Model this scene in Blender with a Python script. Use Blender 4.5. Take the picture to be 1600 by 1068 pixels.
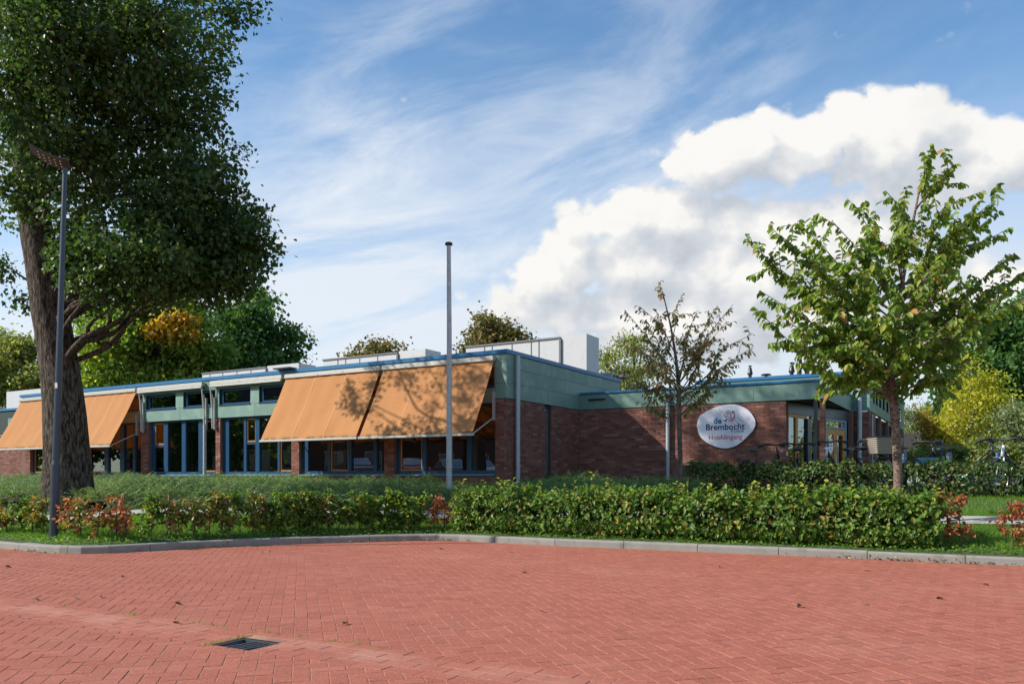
import bpy, math, random
import numpy as np
from mathutils import Vector, Matrix

for o in list(bpy.data.objects): bpy.data.objects.remove(o)
SC = bpy.context.scene
COL = SC.collection
rng = np.random.default_rng(11)
random.seed(11)
R = math.radians

# ---------------------------------------------------------------- camera
FOC, HOR, EYE = 1250.0, 745.0, 0.96
cam = bpy.data.cameras.new("camera"); camo = bpy.data.objects.new("camera", cam); COL.objects.link(camo)
camo.location = (0, 0, EYE); camo.rotation_euler = (R(90), 0, 0)
cam.sensor_width = 36; cam.lens = FOC / 1600 * 36; cam.shift_y = (HOR - 534) / 1600
cam.clip_start = 0.1; cam.clip_end = 3000
SC.camera = camo
SC.render.resolution_x, SC.render.resolution_y = 1024, 683
SC.view_settings.view_transform = 'Standard'; SC.view_settings.look = 'None'
SC.view_settings.gamma = 1; SC.view_settings.use_curve_mapping = False
SC.view_settings.exposure = 0.55
try:
    SC.cycles.max_bounces = 8; SC.cycles.transparent_max_bounces = 16
    SC.cycles.use_denoising = True
except Exception: pass

# ---------------------------------------------------------------- sun and sky
SUN_EL, SUN_AZ = R(35), math.atan2(-0.986, -0.165)      # azimuth measured from +Y towards +X
sdir = Vector((math.sin(SUN_AZ) * math.cos(SUN_EL), math.cos(SUN_AZ) * math.cos(SUN_EL), math.sin(SUN_EL)))
sl = bpy.data.lights.new("sun", 'SUN'); sl.energy = 4.4; sl.angle = R(0.53); sl.color = (1, 0.93, 0.82)
so = bpy.data.objects.new("sun", sl); COL.objects.link(so)
so.rotation_euler = (-sdir).to_track_quat('-Z', 'Y').to_euler(); so.location = (-30, 5, 30)

class NT:
    """tiny helper that writes node maths"""
    def __init__(s, tree): s.t = tree; s.n = tree.nodes; s.l = tree.links
    def node(s, typ, **kw):
        n = s.n.new(typ)
        for k, v in kw.items(): setattr(n, k, v)
        return n
    def put(s, sock, v):
        if isinstance(v, bpy.types.NodeSocket): s.l.new(v, sock)
        elif v is not None: sock.default_value = v
    def m(s, op, a, b=None, c=None, clamp=False):
        n = s.node('ShaderNodeMath', operation=op, use_clamp=clamp)
        s.put(n.inputs[0], a)
        if b is not None: s.put(n.inputs[1], b)
        if c is not None: s.put(n.inputs[2], c)
        return n.outputs[0]
    def ss(s, v, lo, hi):
        n = s.node('ShaderNodeMapRange', interpolation_type='SMOOTHSTEP')
        s.put(n.inputs[0], v); s.put(n.inputs[1], lo); s.put(n.inputs[2], hi); return n.outputs[0]
    def lin(s, v, lo, hi, a=0., b=1.):
        n = s.node('ShaderNodeMapRange'); s.put(n.inputs[0], v)
        for i, q in enumerate((lo, hi, a, b)): s.put(n.inputs[1 + i], q)
        return n.outputs[0]
    def mix(s, f, a, b, mode='MIX'):
        n = s.node('ShaderNodeMix', data_type='RGBA', blend_type=mode)
        s.put(n.inputs[0], f)
        for i, q in ((6, a), (7, b)):
            if isinstance(q, (tuple, list)): q = tuple(q) + (1,) if len(q) == 3 else tuple(q)
            s.put(n.inputs[i], q)
        return n.outputs[2]
    def comb(s, x, y, z=0.):
        n = s.node('ShaderNodeCombineXYZ'); s.put(n.inputs[0], x); s.put(n.inputs[1], y); s.put(n.inputs[2], z); return n.outputs[0]
    def noise(s, vec, scale, detail=3., rough=.55, dist=0., out=0):
        n = s.node('ShaderNodeTexNoise'); s.put(n.inputs['Vector'], vec)
        n.inputs['Scale'].default_value = scale; n.inputs['Detail'].default_value = detail
        n.inputs['Roughness'].default_value = rough; n.inputs['Distortion'].default_value = dist
        return n.outputs[out]
    def ramp(s, f, stops, interp='LINEAR'):
        n = s.node('ShaderNodeValToRGB'); n.color_ramp.interpolation = interp
        e = n.color_ramp.elements
        while len(e) < len(stops): e.new(0.5)
        for k, (p, c) in zip(e, stops): k.position = p; k.color = tuple(c) + (1,)
        s.put(n.inputs[0], f); return n.outputs[0]

world = bpy.data.worlds.new("World"); SC.world = world; world.use_nodes = True
w = NT(world.node_tree); w.n.clear()
def azel(x, y):
    a = math.atan((x - 800) / 1250); return a, math.atan((745 - y) / 1250 * math.cos(a))
sky = w.node('ShaderNodeTexSky', sky_type='NISHITA', sun_disc=False, sun_elevation=SUN_EL, sun_rotation=SUN_AZ,
             altitude=20, air_density=1.0, dust_density=0.25, ozone_density=4.2)
SKY_STRENGTH = 0.10
tc = w.node('ShaderNodeTexCoord').outputs['Generated']
sep = w.node('ShaderNodeSeparateXYZ'); w.l.new(tc, sep.inputs[0])
az = w.m('ARCTAN2', sep.outputs[0], sep.outputs[1])
el = w.m('ARCSINE', sep.outputs[2])
CUM = [(1085, 250, 75, 40, .95), (1135, 232, 85, 48, 1.05), (1225, 222, 95, 50, 1), (1330, 205, 90, 52, 1.05), (1450, 212, 100, 58, 1), (1550, 235, 90, 66, 1), (1680, 250, 110, 80, 1),
       (1180, 262, 110, 34, .9), (1300, 268, 160, 36, .95), (1490, 290, 150, 46, 1), (1400, 250, 120, 50, 1),
       (905, 395, 70, 55, .9), (985, 350, 90, 48, 1), (1080, 338, 95, 42, 1), (1200, 338, 100, 38, 1), (860, 440, 85, 36, .9), (980, 430, 140, 60, 1.1),
       (1120, 420, 150, 75, 1.2), (1290, 400, 150, 75, 1.1), (1400, 365, 90, 42, .8), (1240, 490, 220, 65, 1), (1000, 490, 170, 48, 1), (850, 490, 85, 36, .95), (1110, 500, 170, 50, 1), (1520, 480, 150, 70, .8), (1800, 420, 260, 90, 1)]
blobs = []
for x, y, rx, ry, am in CUM:
    a, e = azel(x, y); blobs.append((a, e, rx / 1250 * math.cos(a) ** 2, ry / 1250 * math.cos(a), am))
for a, e, sa, se, am in ((1.3, .3, .25, .09, 1), (1.9, .22, .3, .1, 1), (2.6, .35, .3, .1, 1), (-1.6, .25, .3, .09, .9), (-2.5, .25, .3, .09, 1)):
    blobs.append((a, e, sa, se, am))
def density(az, el, nz):
    tot = None
    for a, e, sa, se, am in blobs:
        dx = w.m('DIVIDE', w.m('SUBTRACT', az, a), sa); dy = w.m('DIVIDE', w.m('SUBTRACT', el, e), se)
        q = w.m('ADD', w.m('MULTIPLY', dx, dx), w.m('MULTIPLY', dy, dy))
        g = w.m('MULTIPLY', w.m('EXPONENT', w.m('MULTIPLY', q, -.8)), am)
        tot = g if tot is None else w.m('MAXIMUM', w.m('MULTIPLY', w.m('ADD', tot, g), .62), w.m('MAXIMUM', tot, g))
    tot = w.m('MINIMUM', tot, 1.15)
    v = w.comb(az, w.m('MULTIPLY', el, 1.25), 3.7)
    n1 = w.noise(v, 8, 10, .62, .1)
    vo = w.node('ShaderNodeTexVoronoi', feature='F1'); w.put(vo.inputs['Vector'], w.comb(w.m('ADD', az, w.m('MULTIPLY', n1, .05)), w.m('MULTIPLY', el, 1.2), w.m('MULTIPLY', n1, .08)))
    vo.inputs['Scale'].default_value = 15; vo.inputs['Detail'].default_value = 2; vo.inputs['Roughness'].default_value = .5
    d = w.m('ADD', tot, w.m('MULTIPLY', w.m('MULTIPLY', w.m('SUBTRACT', n1, .5), 1.25), w.m('MULTIPLY', tot, 2.5, clamp=True)))
    d = w.m('SUBTRACT', d, w.m('MULTIPLY', w.m('SUBTRACT', vo.outputs['Distance'], .72), .80))
    return d
d1 = density(az, el, 0)
d2 = density(w.m('ADD', az, -.020), w.m('ADD', el, .042), 0)
calpha = w.ss(d1, .29, .58)
lit = w.m('ADD', .52, w.m('MULTIPLY', w.m('SUBTRACT', d1, d2), 1.0), clamp=True)
soft = w.noise(w.comb(az, w.m('MULTIPLY', el, 1.6), 9.1), 7, 6, .6)
lit = w.m('ADD', lit, w.m('MULTIPLY', w.m('SUBTRACT', soft, .5), .85), clamp=True)
ccol = w.ramp(lit, [(0, (.37, .40, .44)), (.35, (.44, .465, .50)), (.62, (.52, .53, .545)), (.85, (.60, .60, .59)), (1, (.66, .65, .63))])
# soft grey haze of distant cloud under the cumulus
hx_ = w.m('DIVIDE', w.m('SUBTRACT', az, .42), .42); hy_ = w.m('DIVIDE', w.m('SUBTRACT', el, .15), .15)
hz0 = w.m('MULTIPLY', w.m('EXPONENT', w.m('MULTIPLY', w.m('ADD', w.m('MULTIPLY', hx_, hx_), w.m('MULTIPLY', hy_, hy_)), -1.)), w.ss(soft, .15, .5))
# cirrus veil
rot = w.comb(w.m('ADD', w.m('MULTIPLY', az, 2.0), w.m('MULTIPLY', el, 1.6)), w.m('SUBTRACT', w.m('MULTIPLY', el, 7.5), w.m('MULTIPLY', az, 2.2)), 1.3)
ci = w.noise(rot, 1.5, 9, .62, .45)
ci2 = w.noise(w.comb(az, el, 5.), 2.6, 4, .5, .3)
veil = w.m('MULTIPLY', w.ss(ci, .36, .78), w.ss(ci2, .25, .7))
low = w.m('SUBTRACT', 1., w.ss(el, .02, .52))
bx = w.m('DIVIDE', w.m('ADD', az, .20), .42); by = w.m('DIVIDE', w.m('SUBTRACT', el, .20), .25)
milk = w.m('EXPONENT', w.m('MULTIPLY', w.m('ADD', w.m('MULTIPLY', bx, bx), w.m('MULTIPLY', by, by)), -1.))
va = w.m('ADD', w.m('MULTIPLY', veil, .62), w.m('MULTIPLY', low, .50), clamp=True)
va = w.m('ADD', va, w.m('MULTIPLY', milk, w.m('ADD', .0, w.m('ADD', .14, w.m('MULTIPLY', w.ss(ci, .28, .72), .62)))), clamp=True)
va = w.m('MULTIPLY', va, .93)
# sky colour in radiance units, clouds mixed on top
skyc = w.mix(1., sky.outputs[0], (SKY_STRENGTH * 1.02, SKY_STRENGTH * 1.28, SKY_STRENGTH * 1.30), 'MULTIPLY')
c1 = w.mix(va, skyc, (.56, .60, .65))
c1 = w.mix(w.m('MULTIPLY', hz0, .92), c1, (.52, .55, .585))
c2 = w.mix(calpha, c1, ccol)
world.cycles.sampling_method = 'MANUAL'; world.cycles.sample_map_resolution = 256
bg = w.node('ShaderNodeBackground'); w.l.new(c2, bg.inputs[0]); bg.inputs[1].default_value = 1.0
wo = w.node('ShaderNodeOutputWorld'); w.l.new(bg.outputs[0], wo.inputs[0])

# ---------------------------------------------------------------- material helpers
MATS = {}
def newmat(name):
    m = bpy.data.materials.new(name); m.use_nodes = True
    t = NT(m.node_tree); t.n.clear()
    p = t.node('ShaderNodeBsdfPrincipled'); o = t.node('ShaderNodeOutputMaterial'); t.l.new(p.outputs[0], o.inputs[0])
    MATS[name] = m
    return m, t, p, o
def pos(t): return t.node('ShaderNodeNewGeometry').outputs['Position']
def rnd(t):
    a = t.node('ShaderNodeNewGeometry').outputs['Random Per Island']; b = t.node('ShaderNodeObjectInfo').outputs['Random']
    return t.m('FRACT', t.m('ADD', t.m('MULTIPLY', a, 7.13), b))
def bump(t, p, h, strength=.4, dist=.01):
    b = t.node('ShaderNodeBump'); b.inputs['Strength'].default_value = strength; b.inputs['Distance'].default_value = dist
    t.put(b.inputs['Height'], h); t.l.new(b.outputs[0], p.inputs['Normal'])
def simple(name, col, rough=.5, metal=0., var=.18, scale=6., bumps=0., bscale=60., spec=.5, dirt=None):
    m, t, p, o = newmat(name)
    v = pos(t)
    n = t.noise(v, scale, 5, .6)
    c = t.mix(n, tuple(k * (1 - var) for k in col), tuple(min(1, k * (1 + var)) for k in col))
    if dirt:
        f = t.ss(t.noise(v, dirt[1], 6, .65), .52, .75)
        c = t.mix(t.m('MULTIPLY', f, dirt[2]), c, dirt[0])
    t.put(p.inputs['Base Color'], c)
    p.inputs['Roughness'].default_value = rough; p.inputs['Metallic'].default_value = metal
    p.inputs['Specular IOR Level'].default_value = spec
    if bumps: bump(t, p, t.noise(v, bscale, 4, .6), bumps, .01)
    return m
def leafmat(name, stops, transl=.35, rough=.42, patch=None, spec=.4, k=1.7):
    k *= {'leaf_big': .95, 'leaf_small': 1.7, 'leaf_brown': 1.3, 'leaf_pale': 1.2, 'leaf_hedge': 1.25, 'juniper': 1.5, 'leaf_cherry': 1.3, 'leaf_green': 1.35, 'leaf_maple': 2.0, 'leaf_hedge_back': 1.2, 'leaf_mixed': 1.2, 'leaf_russet': 1.15, 'leaf_willow': 1.4}.get(name, 1.)
    """stops: (position, colour) by leaf; translucent leaf blades"""
    m, t, p, o = newmat(name)
    v = pos(t)
    f = rnd(t); stops = [(a_, tuple(min(.62, q * k) for q in c_)) for a_, c_ in stops]; transl = min(.5, transl + .08)
    if patch: f = t.m('ADD', t.m('MULTIPLY', f, 1 - patch[1]), t.m('MULTIPLY', t.ss(t.noise(v, patch[0], 2, .5), .3, .7), patch[1]))
    c = t.ramp(f, stops)
    t.put(p.inputs['Base Color'], c); p.inputs['Roughness'].default_value = rough; p.inputs['Specular IOR Level'].default_value = spec
    tr = t.node('ShaderNodeBsdfTranslucent'); t.l.new(t.mix(1., c, (1.5, 1.55, .7), 'MULTIPLY'), tr.inputs[0])
    mx = t.node('ShaderNodeMixShader'); mx.inputs[0].default_value = transl
    t.l.new(p.outputs[0], mx.inputs[1]); t.l.new(tr.outputs[0], mx.inputs[2]); t.l.new(mx.outputs[0], o.inputs[0])
    return m

# road pavers
def paver_mat():
    m, t, p, o = newmat('red_paver'); v = pos(t); r = rnd(t)
    c = t.ramp(r, [(0, (.315, .100, .070)), (.25, (.342, .109, .077)), (.75, (.362, .118, .084)), (1, (.395, .136, .098))])
    g = t.noise(v, 330, 2, .7)
    c = t.mix(t.ss(g, .60, .72), c, (.56, .34, .28))
    c = t.mix(t.m('MULTIPLY', t.ss(g, .44, .34), .75), c, (.13, .052, .045))
    g3 = t.noise(v, 52, 4, .8)
    c = t.mix(t.m('MULTIPLY', t.ss(g3, .54, .64), .55), c, (.54, .25, .19)); c = t.mix(t.m('MULTIPLY', t.ss(g3, .45, .36), .55), c, (.19, .058, .048))
    g2 = t.noise(v, 120, 2, .6)
    c = t.mix(t.m('MULTIPLY', t.ss(g2, .56, .70), .45), c, (.20, .062, .052))
    big = t.noise(v, .7, 5, .6)
    c = t.mix(t.m('MULTIPLY', t.ss(big, .48, .75), .30), c, (.46, .22, .18))
    mid = t.noise(v, 2.6, 6, .65)
    c = t.mix(t.m('MULTIPLY', t.ss(mid, .52, .74), .22), c, (.22, .085, .07))
    # pale worn sand along the gutter line (world line through (-4.1,6.4) and (.3,3.93))
    s = t.node('ShaderNodeSeparateXYZ'); t.l.new(v, s.inputs[0])
    dd = t.m('ADD', t.m('ADD', t.m('MULTIPLY', s.outputs[0], .4909), t.m('MULTIPLY', s.outputs[1], .8712)), -3.44)
    band = t.m('MULTIPLY', t.ss(dd, -.30, -.10), t.ss(dd, .16, -.02))
    wear = t.m('MULTIPLY', band, t.ss(t.noise(v, 1.9, 6, .65), .36, .68))
    c = t.mix(t.m('MULTIPLY', wear, .42), c, (.52, .30, .25))
    c = t.mix(1., c, (1.02, .965, .865), 'MULTIPLY')
    t.put(p.inputs['Base Color'], c); p.inputs['Roughness'].default_value = .85; p.inputs['Specular IOR Level'].default_value = .25
    bump(t, p, g, .5, .003)
    return m
paver_mat()
def joint_mat():
    m, t, p, o = newmat('joint_sand'); v = pos(t)
    c = t.mix(t.ss(t.noise(v, 1.3, 5, .6), .35, .65), (.27, .12, .08), (.44, .26, .17))
    c = t.mix(t.m('MULTIPLY', t.ss(t.noise(v, .8, 4, .6), .56, .72), .7), c, (.10, .09, .03))
    c = t.mix(t.ss(t.noise(v, 170, 2, .6), .5, .7), c, (.10, .07, .05))
    t.put(p.inputs['Base Color'], c); p.inputs['Roughness'].default_value = .95
joint_mat()
def brick_mat(name, tone):
    m, t, p, o = newmat(name); v = pos(t); r = rnd(t)
    k = tone
    c = t.ramp(r, [(0, (.130 * k, .062 * k, .050 * k)), (.3, (.190 * k, .080 * k, .060 * k)), (.65, (.235 * k, .102 * k, .076 * k)), (.92, (.275 * k, .128 * k, .098 * k)), (1, (.34 * k, .18 * k, .14 * k))])
    c = t.mix(t.m('MULTIPLY', t.ss(t.noise(v, 42, 4, .65), .45, .75), .4), c, (.13 * k, .048 * k, .04 * k))
    c = t.mix(t.m('MULTIPLY', t.ss(t.noise(v, 1.4, 5, .6), .55, .8), .25), c, (.40, .31, .27))
    t.put(p.inputs['Base Color'], c); p.inputs['Roughness'].default_value = .85; p.inputs['Specular IOR Level'].default_value = .3
    bump(t, p, t.noise(v, 150, 3, .6), .5, .004)
brick_mat('brick_red', 1.0)
simple('mortar', (.17, .10, .082), .95, var=.25, scale=30)
def panel_mat():
    m, t, p, o = newmat('teal_panel'); v = pos(t); r = rnd(t)
    c = t.ramp(r, [(0, (.125, .225, .188)), (.5, (.145, .250, .210)), (1, (.168, .278, .235))])
    n = t.noise(v, 2.2, 7, .68, .4)
    c = t.mix(t.m('MULTIPLY', t.ss(n, .45, .70), .75), c, (.225, .355, .305))
    c = t.mix(t.m('MULTIPLY', t.ss(t.noise(v, 5.5, 6, .7, .6), .53, .75), .45), c, (.085, .175, .150))
    st = t.noise(t.m('MULTIPLY', 1., 1.) and t.comb(0., 0., 0.), 1.) if False else None
    t.put(p.inputs['Base Color'], c); p.inputs['Roughness'].default_value = .5; p.inputs['Specular IOR Level'].default_value = .45
panel_mat()
simple('panel_joint', (.03, .05, .045), .9)
simple('blue_cap', (.018, .135, .30), .38, var=.12, scale=3, dirt=((.06, .17, .28), 5, .4))
simple('blue_frame', (.008, .055, .125), .35, var=.1, scale=4)
simple('dark_blue_steel', (.008, .018, .040), .35, var=.2)
simple('sill_metal', (.14, .24, .32), .4, var=.15)
simple('yellow_wood', (.50, .235, .045), .5, var=.2, scale=12, bumps=.1)
simple('orange_wood', (.42, .17, .035), .5, var=.2, scale=12)
simple('aluminium', (.50, .49, .46), .45, metal=.35, var=.15, scale=9, dirt=((.16, .17, .14), 9, .6))
simple('white_panel', (.50, .51, .52), .5, var=.08, scale=2.5, dirt=((.33, .34, .33), 5, .55))
simple('grey_trim', (.13, .13, .135), .55, var=.15)
simple('zinc', (.36, .41, .45), .5, metal=.35, var=.22, scale=14, dirt=((.58, .61, .62), 22, .6))
simple('roof_felt', (.07, .07, .07), .9, var=.3, scale=5, bumps=.4)
simple('interior_wall', (.20, .17, .14), .9, var=.2, scale=1.5)
simple('interior_floor', (.10, .085, .07), .7, var=.2, scale=2)
simple('soffit', (.10, .085, .07), .7, var=.25, scale=3)
simple('black_metal', (.012, .013, .015), .45, var=.3)
simple('black_plastic', (.018, .019, .022), .42, var=.25)
simple('rubber', (.016, .016, .017), .8, var=.2)
simple('grate_iron', (.075, .085, .10), .5, metal=.5, var=.35, scale=25, bumps=.4, dirt=((.12, .075, .05), 30, .5))
simple('concrete', (.25, .24, .215), .9, var=.25, scale=7, bumps=.5, bscale=180, dirt=((.12, .115, .10), 4.5, .7))
simple('path_concrete', (.38, .36, .32), .9, var=.15, scale=3, bumps=.4, bscale=120, dirt=((.22, .20, .16), 2.5, .6))
simple('asphalt', (.034, .034, .035), .9, var=.25, scale=8, bumps=.5, bscale=150)
simple('steel_pole', (.44, .46, .47), .55, metal=.3, var=.35, scale=9, dirt=((.17, .19, .19), 12, .8))
simple('pole_cap', (.045, .016, .013), .5, var=.3, scale=30)
simple('lamp_paint', (.028, .045, .070), .35, var=.2, scale=5)
simple('lamp_under', (.055, .043, .038), .6, var=.15)
simple('led_lens', (.75, .72, .66), .25, var=.05)
simple('sticker_white', (.72, .72, .70), .4, var=.05)
simple('sign_white', (.82, .82, .90), .28, var=.05, scale=3, spec=.5)
simple('ink_navy', (.010, .014, .14), .45, var=.05)
simple('ink_teal', (.008, .19, .32), .45, var=.05)
simple('ink_red', (.62, .02, .10), .45, var=.05)
simple('ink_orange', (.70, .22, .03), .45, var=.05)
simple('ink_blue', (.02, .10, .36), .45, var=.05)
simple('wicker', (.33, .29, .25), .8, var=.35, scale=60, bumps=.6, bscale=90)
simple('bike_white', (.62, .66, .68), .3, var=.1)
simple('bike_orange', (.65, .26, .02), .35, var=.1)
simple('bike_blue', (.008, .05, .085), .35, var=.1)
simple('chrome', (.55, .56, .58), .25, metal=.9, var=.1)
simple('bollard_blue', (.018, .05, .11), .4, var=.2)
simple('shed_roof', (.085, .072, .068), .8, var=.3, scale=10)
simple('shed_green', (.04, .16, .09), .6, var=.2)
simple('shed_cream', (.50, .50, .42), .7, var=.12)
simple('house_brick', (.20, .11, .08), .9, var=.25, scale=4)
simple('car_red', (.40, .02, .02), .25, var=.05); simple('car_silver', (.55, .56, .58), .25, metal=.5, var=.05)
simple('car_white', (.75, .76, .77), .25, var=.04); simple('car_black', (.02, .021, .024), .22, var=.05)
def glass(name, tint, refl=1.0):
    m, t, p, o = newmat(name); t.n.remove(p)
    tr = t.node('ShaderNodeBsdfTransparent'); tr.inputs[0].default_value = tint + (1,)
    gl = t.node('ShaderNodeBsdfGlossy'); gl.inputs['Roughness'].default_value = .0; gl.inputs[0].default_value = (refl, refl, refl, 1)
    wv = t.noise(pos(t), 1.6, 1, .5); b = t.node('ShaderNodeBump'); b.inputs['Strength'].default_value = .05; b.inputs['Distance'].default_value = .02
    t.l.new(wv, b.inputs['Height']); t.l.new(b.outputs[0], gl.inputs['Normal'])
    fr = t.node('ShaderNodeFresnel'); fr.inputs[0].default_value = 1.62
    f = t.m('ADD', t.m('MULTIPLY', fr.outputs[0], 1.5), .02, clamp=True)
    mx = t.node('ShaderNodeMixShader'); t.l.new(f, mx.inputs[0]); t.l.new(tr.outputs[0], mx.inputs[1]); t.l.new(gl.outputs[0], mx.inputs[2])
    t.l.new(mx.outputs[0], o.inputs[0])
glass('window_glass', (.55, .58, .57)); glass('entrance_glass', (.42, .47, .46))
glass('car_glass', (.03, .03, .035))
def awning_mat():
    m, t, p, o = newmat('awning_cloth'); v = pos(t)
    s = t.node('ShaderNodeSeparateXYZ'); t.l.new(v, s.inputs[0])
    c = t.mix(t.noise(v, 2.0, 4, .6), (.55, .258, .105), (.61, .295, .125))
    streak = t.noise(t.comb(t.m('MULTIPLY', s.outputs[0], 9.), t.m('MULTIPLY', s.outputs[1], 9.), t.m('MULTIPLY', s.outputs[2], 1.2)), 1.2, 4, .6)
    c = t.mix(t.m('MULTIPLY', t.ss(streak, .5, .8), .25), c, (.62, .33, .15))
    weave = t.noise(t.comb(t.m('MULTIPLY', s.outputs[0], 1.), t.m('MULTIPLY', s.outputs[1], 1.), t.m('MULTIPLY', s.outputs[2], 14.)), 3.2, 2, .6)
    c = t.mix(t.m('MULTIPLY', t.ss(weave, .5, .7), .10), c, (.36, .15, .05))
    # green algae collected along the lower hem
    hem = t.m('MULTIPLY', t.ss(s.outputs[2], 1.985, 1.90), t.ss(t.noise(v, 7, 5, .6), .38, .58))
    c = t.mix(t.m('MULTIPLY', hem, .85), c, (.09, .10, .03))
    t.put(p.inputs['Base Color'], c); p.inputs['Roughness'].default_value = .85; p.inputs['Specular IOR Level'].default_value = .2
    tr = t.node('ShaderNodeBsdfTranslucent'); t.l.new(t.mix(1., c, (1.1, .62, .35), 'MULTIPLY'), tr.inputs[0])
    mx = t.node('ShaderNodeMixShader'); mx.inputs[0].default_value = .28
    t.l.new(p.outputs[0], mx.inputs[1]); t.l.new(tr.outputs[0], mx.inputs[2]); t.l.new(mx.outputs[0], o.inputs[0])
awning_mat()
simple('awning_seam', (.66, .34, .15), .85, var=.1)
def bark_mat(name, a, b, sc, strength=1., lent=False):
    m, t, p, o = newmat(name); v = pos(t)
    s = t.node('ShaderNodeSeparateXYZ'); t.l.new(v, s.inputs[0])
    kz = 2.6 if lent else .22
    q = t.comb(s.outputs[0], s.outputs[1], t.m('MULTIPLY', s.outputs[2], kz))
    n = t.noise(q, sc, 6, .65, .6)
    c = t.mix(t.ss(n, .38, .62), a, b)
    c = t.mix(t.m('MULTIPLY', t.ss(t.noise(v, 2.3, 4, .6), .55, .75), .4), c, (.10, .11, .075))
    t.put(p.inputs['Base Color'], c); p.inputs['Roughness'].default_value = .95; p.inputs['Specular IOR Level'].default_value = .2
    bump(t, p, n, strength, .05)
bark_mat('bark_old', (.016, .012, .009), (.135, .108, .084), 27, 1.)
bark_mat('bark_cherry', (.055, .035, .028), (.34, .24, .18), 30, .6, True)
bark_mat('bark_young', (.06, .048, .038), (.20, .165, .13), 25, .5)
bark_mat('bark_birch', (.10, .09, .08), (.62, .60, .56), 10, .3, True)
bark_mat('twig', (.05, .036, .026), (.14, .10, .07), 40, .4)
leafmat('leaf_big', [(0, (.018, .040, .012)), (.5, (.030, .062, .018)), (.85, (.045, .080, .022)), (1, (.075, .095, .025))], .30, .42, spec=.35)
leafmat('leaf_cherry', [(0, (.040, .078, .011)), (.5, (.075, .118, .017)), (.85, (.120, .150, .024)), (.97, (.16, .17, .035)), (1, (.24, .10, .035))], .36, .40)
leafmat('leaf_small', [(0, (.055, .062, .018)), (.45, (.075, .072, .024)), (.72, (.105, .070, .032)), (1, (.15, .070, .040))], .30, .5)
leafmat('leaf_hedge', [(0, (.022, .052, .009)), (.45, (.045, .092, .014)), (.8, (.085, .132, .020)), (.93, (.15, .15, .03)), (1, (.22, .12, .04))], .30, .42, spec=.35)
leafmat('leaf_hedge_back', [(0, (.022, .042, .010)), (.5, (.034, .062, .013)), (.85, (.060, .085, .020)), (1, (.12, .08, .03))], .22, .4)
leafmat('leaf_russet', [(0, (.13, .040, .020)), (.5, (.20, .062, .028)), (.8, (.27, .10, .045)), (1, (.12, .11, .03))], .30, .5)
leafmat('leaf_mixed', [(0, (.035, .068, .014)), (.4, (.070, .100, .020)), (.62, (.13, .13, .03)), (.8, (.19, .085, .04)), (1, (.24, .13, .06))], .30, .38)
leafmat('leaf_maple', [(0, (.024, .048, .010)), (.4, (.046, .075, .014)), (.7, (.095, .118, .018)), (.9, (.16, .155, .02)), (1, (.25, .18, .02))], .38, .5, patch=(.34, .45))
leafmat('leaf_gold', [(0, (.16, .14, .02)), (.5, (.29, .20, .02)), (1, (.34, .15, .02))], .4, .5)
leafmat('leaf_green', [(0, (.018, .048, .016)), (.5, (.034, .074, .020)), (1, (.060, .105, .025))], .36, .45)
leafmat('leaf_brown', [(0, (.045, .048, .016)), (.5, (.075, .066, .022)), (1, (.12, .075, .03))], .30, .5)
leafmat('leaf_pale', [(0, (.08, .10, .03)), (.5, (.13, .15, .045)), (1, (.20, .18, .06))], .40, .5)
leafmat('leaf_yellow', [(0, (.14, .16, .02)), (.5, (.27, .26, .025)), (1, (.40, .33, .03))], .42, .5)
leafmat('leaf_amber', [(0, (.11, .13, .02)), (.4, (.21, .19, .03)), (.75, (.30, .17, .05)), (1, (.33, .13, .06))], .40, .5, patch=(.8, .5))
leafmat('leaf_willow', [(0, (.055, .075, .032)), (.5, (.085, .105, .045)), (1, (.12, .135, .06))], .32, .5)
leafmat('leaf_wild', [(0, (.05, .085, .02)), (.5, (.105, .135, .035)), (1, (.20, .18, .05))], .35, .5)
leafmat('juniper', [(0, (.030, .055, .018)), (.5, (.055, .088, .027)), (.85, (.095, .130, .040)), (1, (.14, .16, .055))], .20, .55, patch=(.6, .5))
leafmat('grass_blade', [(0, (.038, .090, .008)), (.5, (.068, .145, .012)), (1, (.12, .19, .022))], .38, .5)
leafmat('clover', [(0, (.055, .125, .014)), (.6, (.095, .18, .022)), (1, (.15, .22, .035))], .35, .5)
leafmat('dead_leaf', [(0, (.045, .026, .017)), (.5, (.11, .058, .035)), (1, (.26, .17, .11))], .1, .7)
leafmat('sprout', [(0, (.11, .17, .02)), (.6, (.20, .24, .03)), (1, (.30, .25, .06))], .4, .4)
simple('lawn_soil', (.045, .080, .014), .95, var=.4, scale=9, bumps=.6, bscale=60, dirt=((.075, .055, .03), 5, .7))
simple('bed_soil', (.030, .036, .014), .95, var=.4, scale=9)

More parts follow.
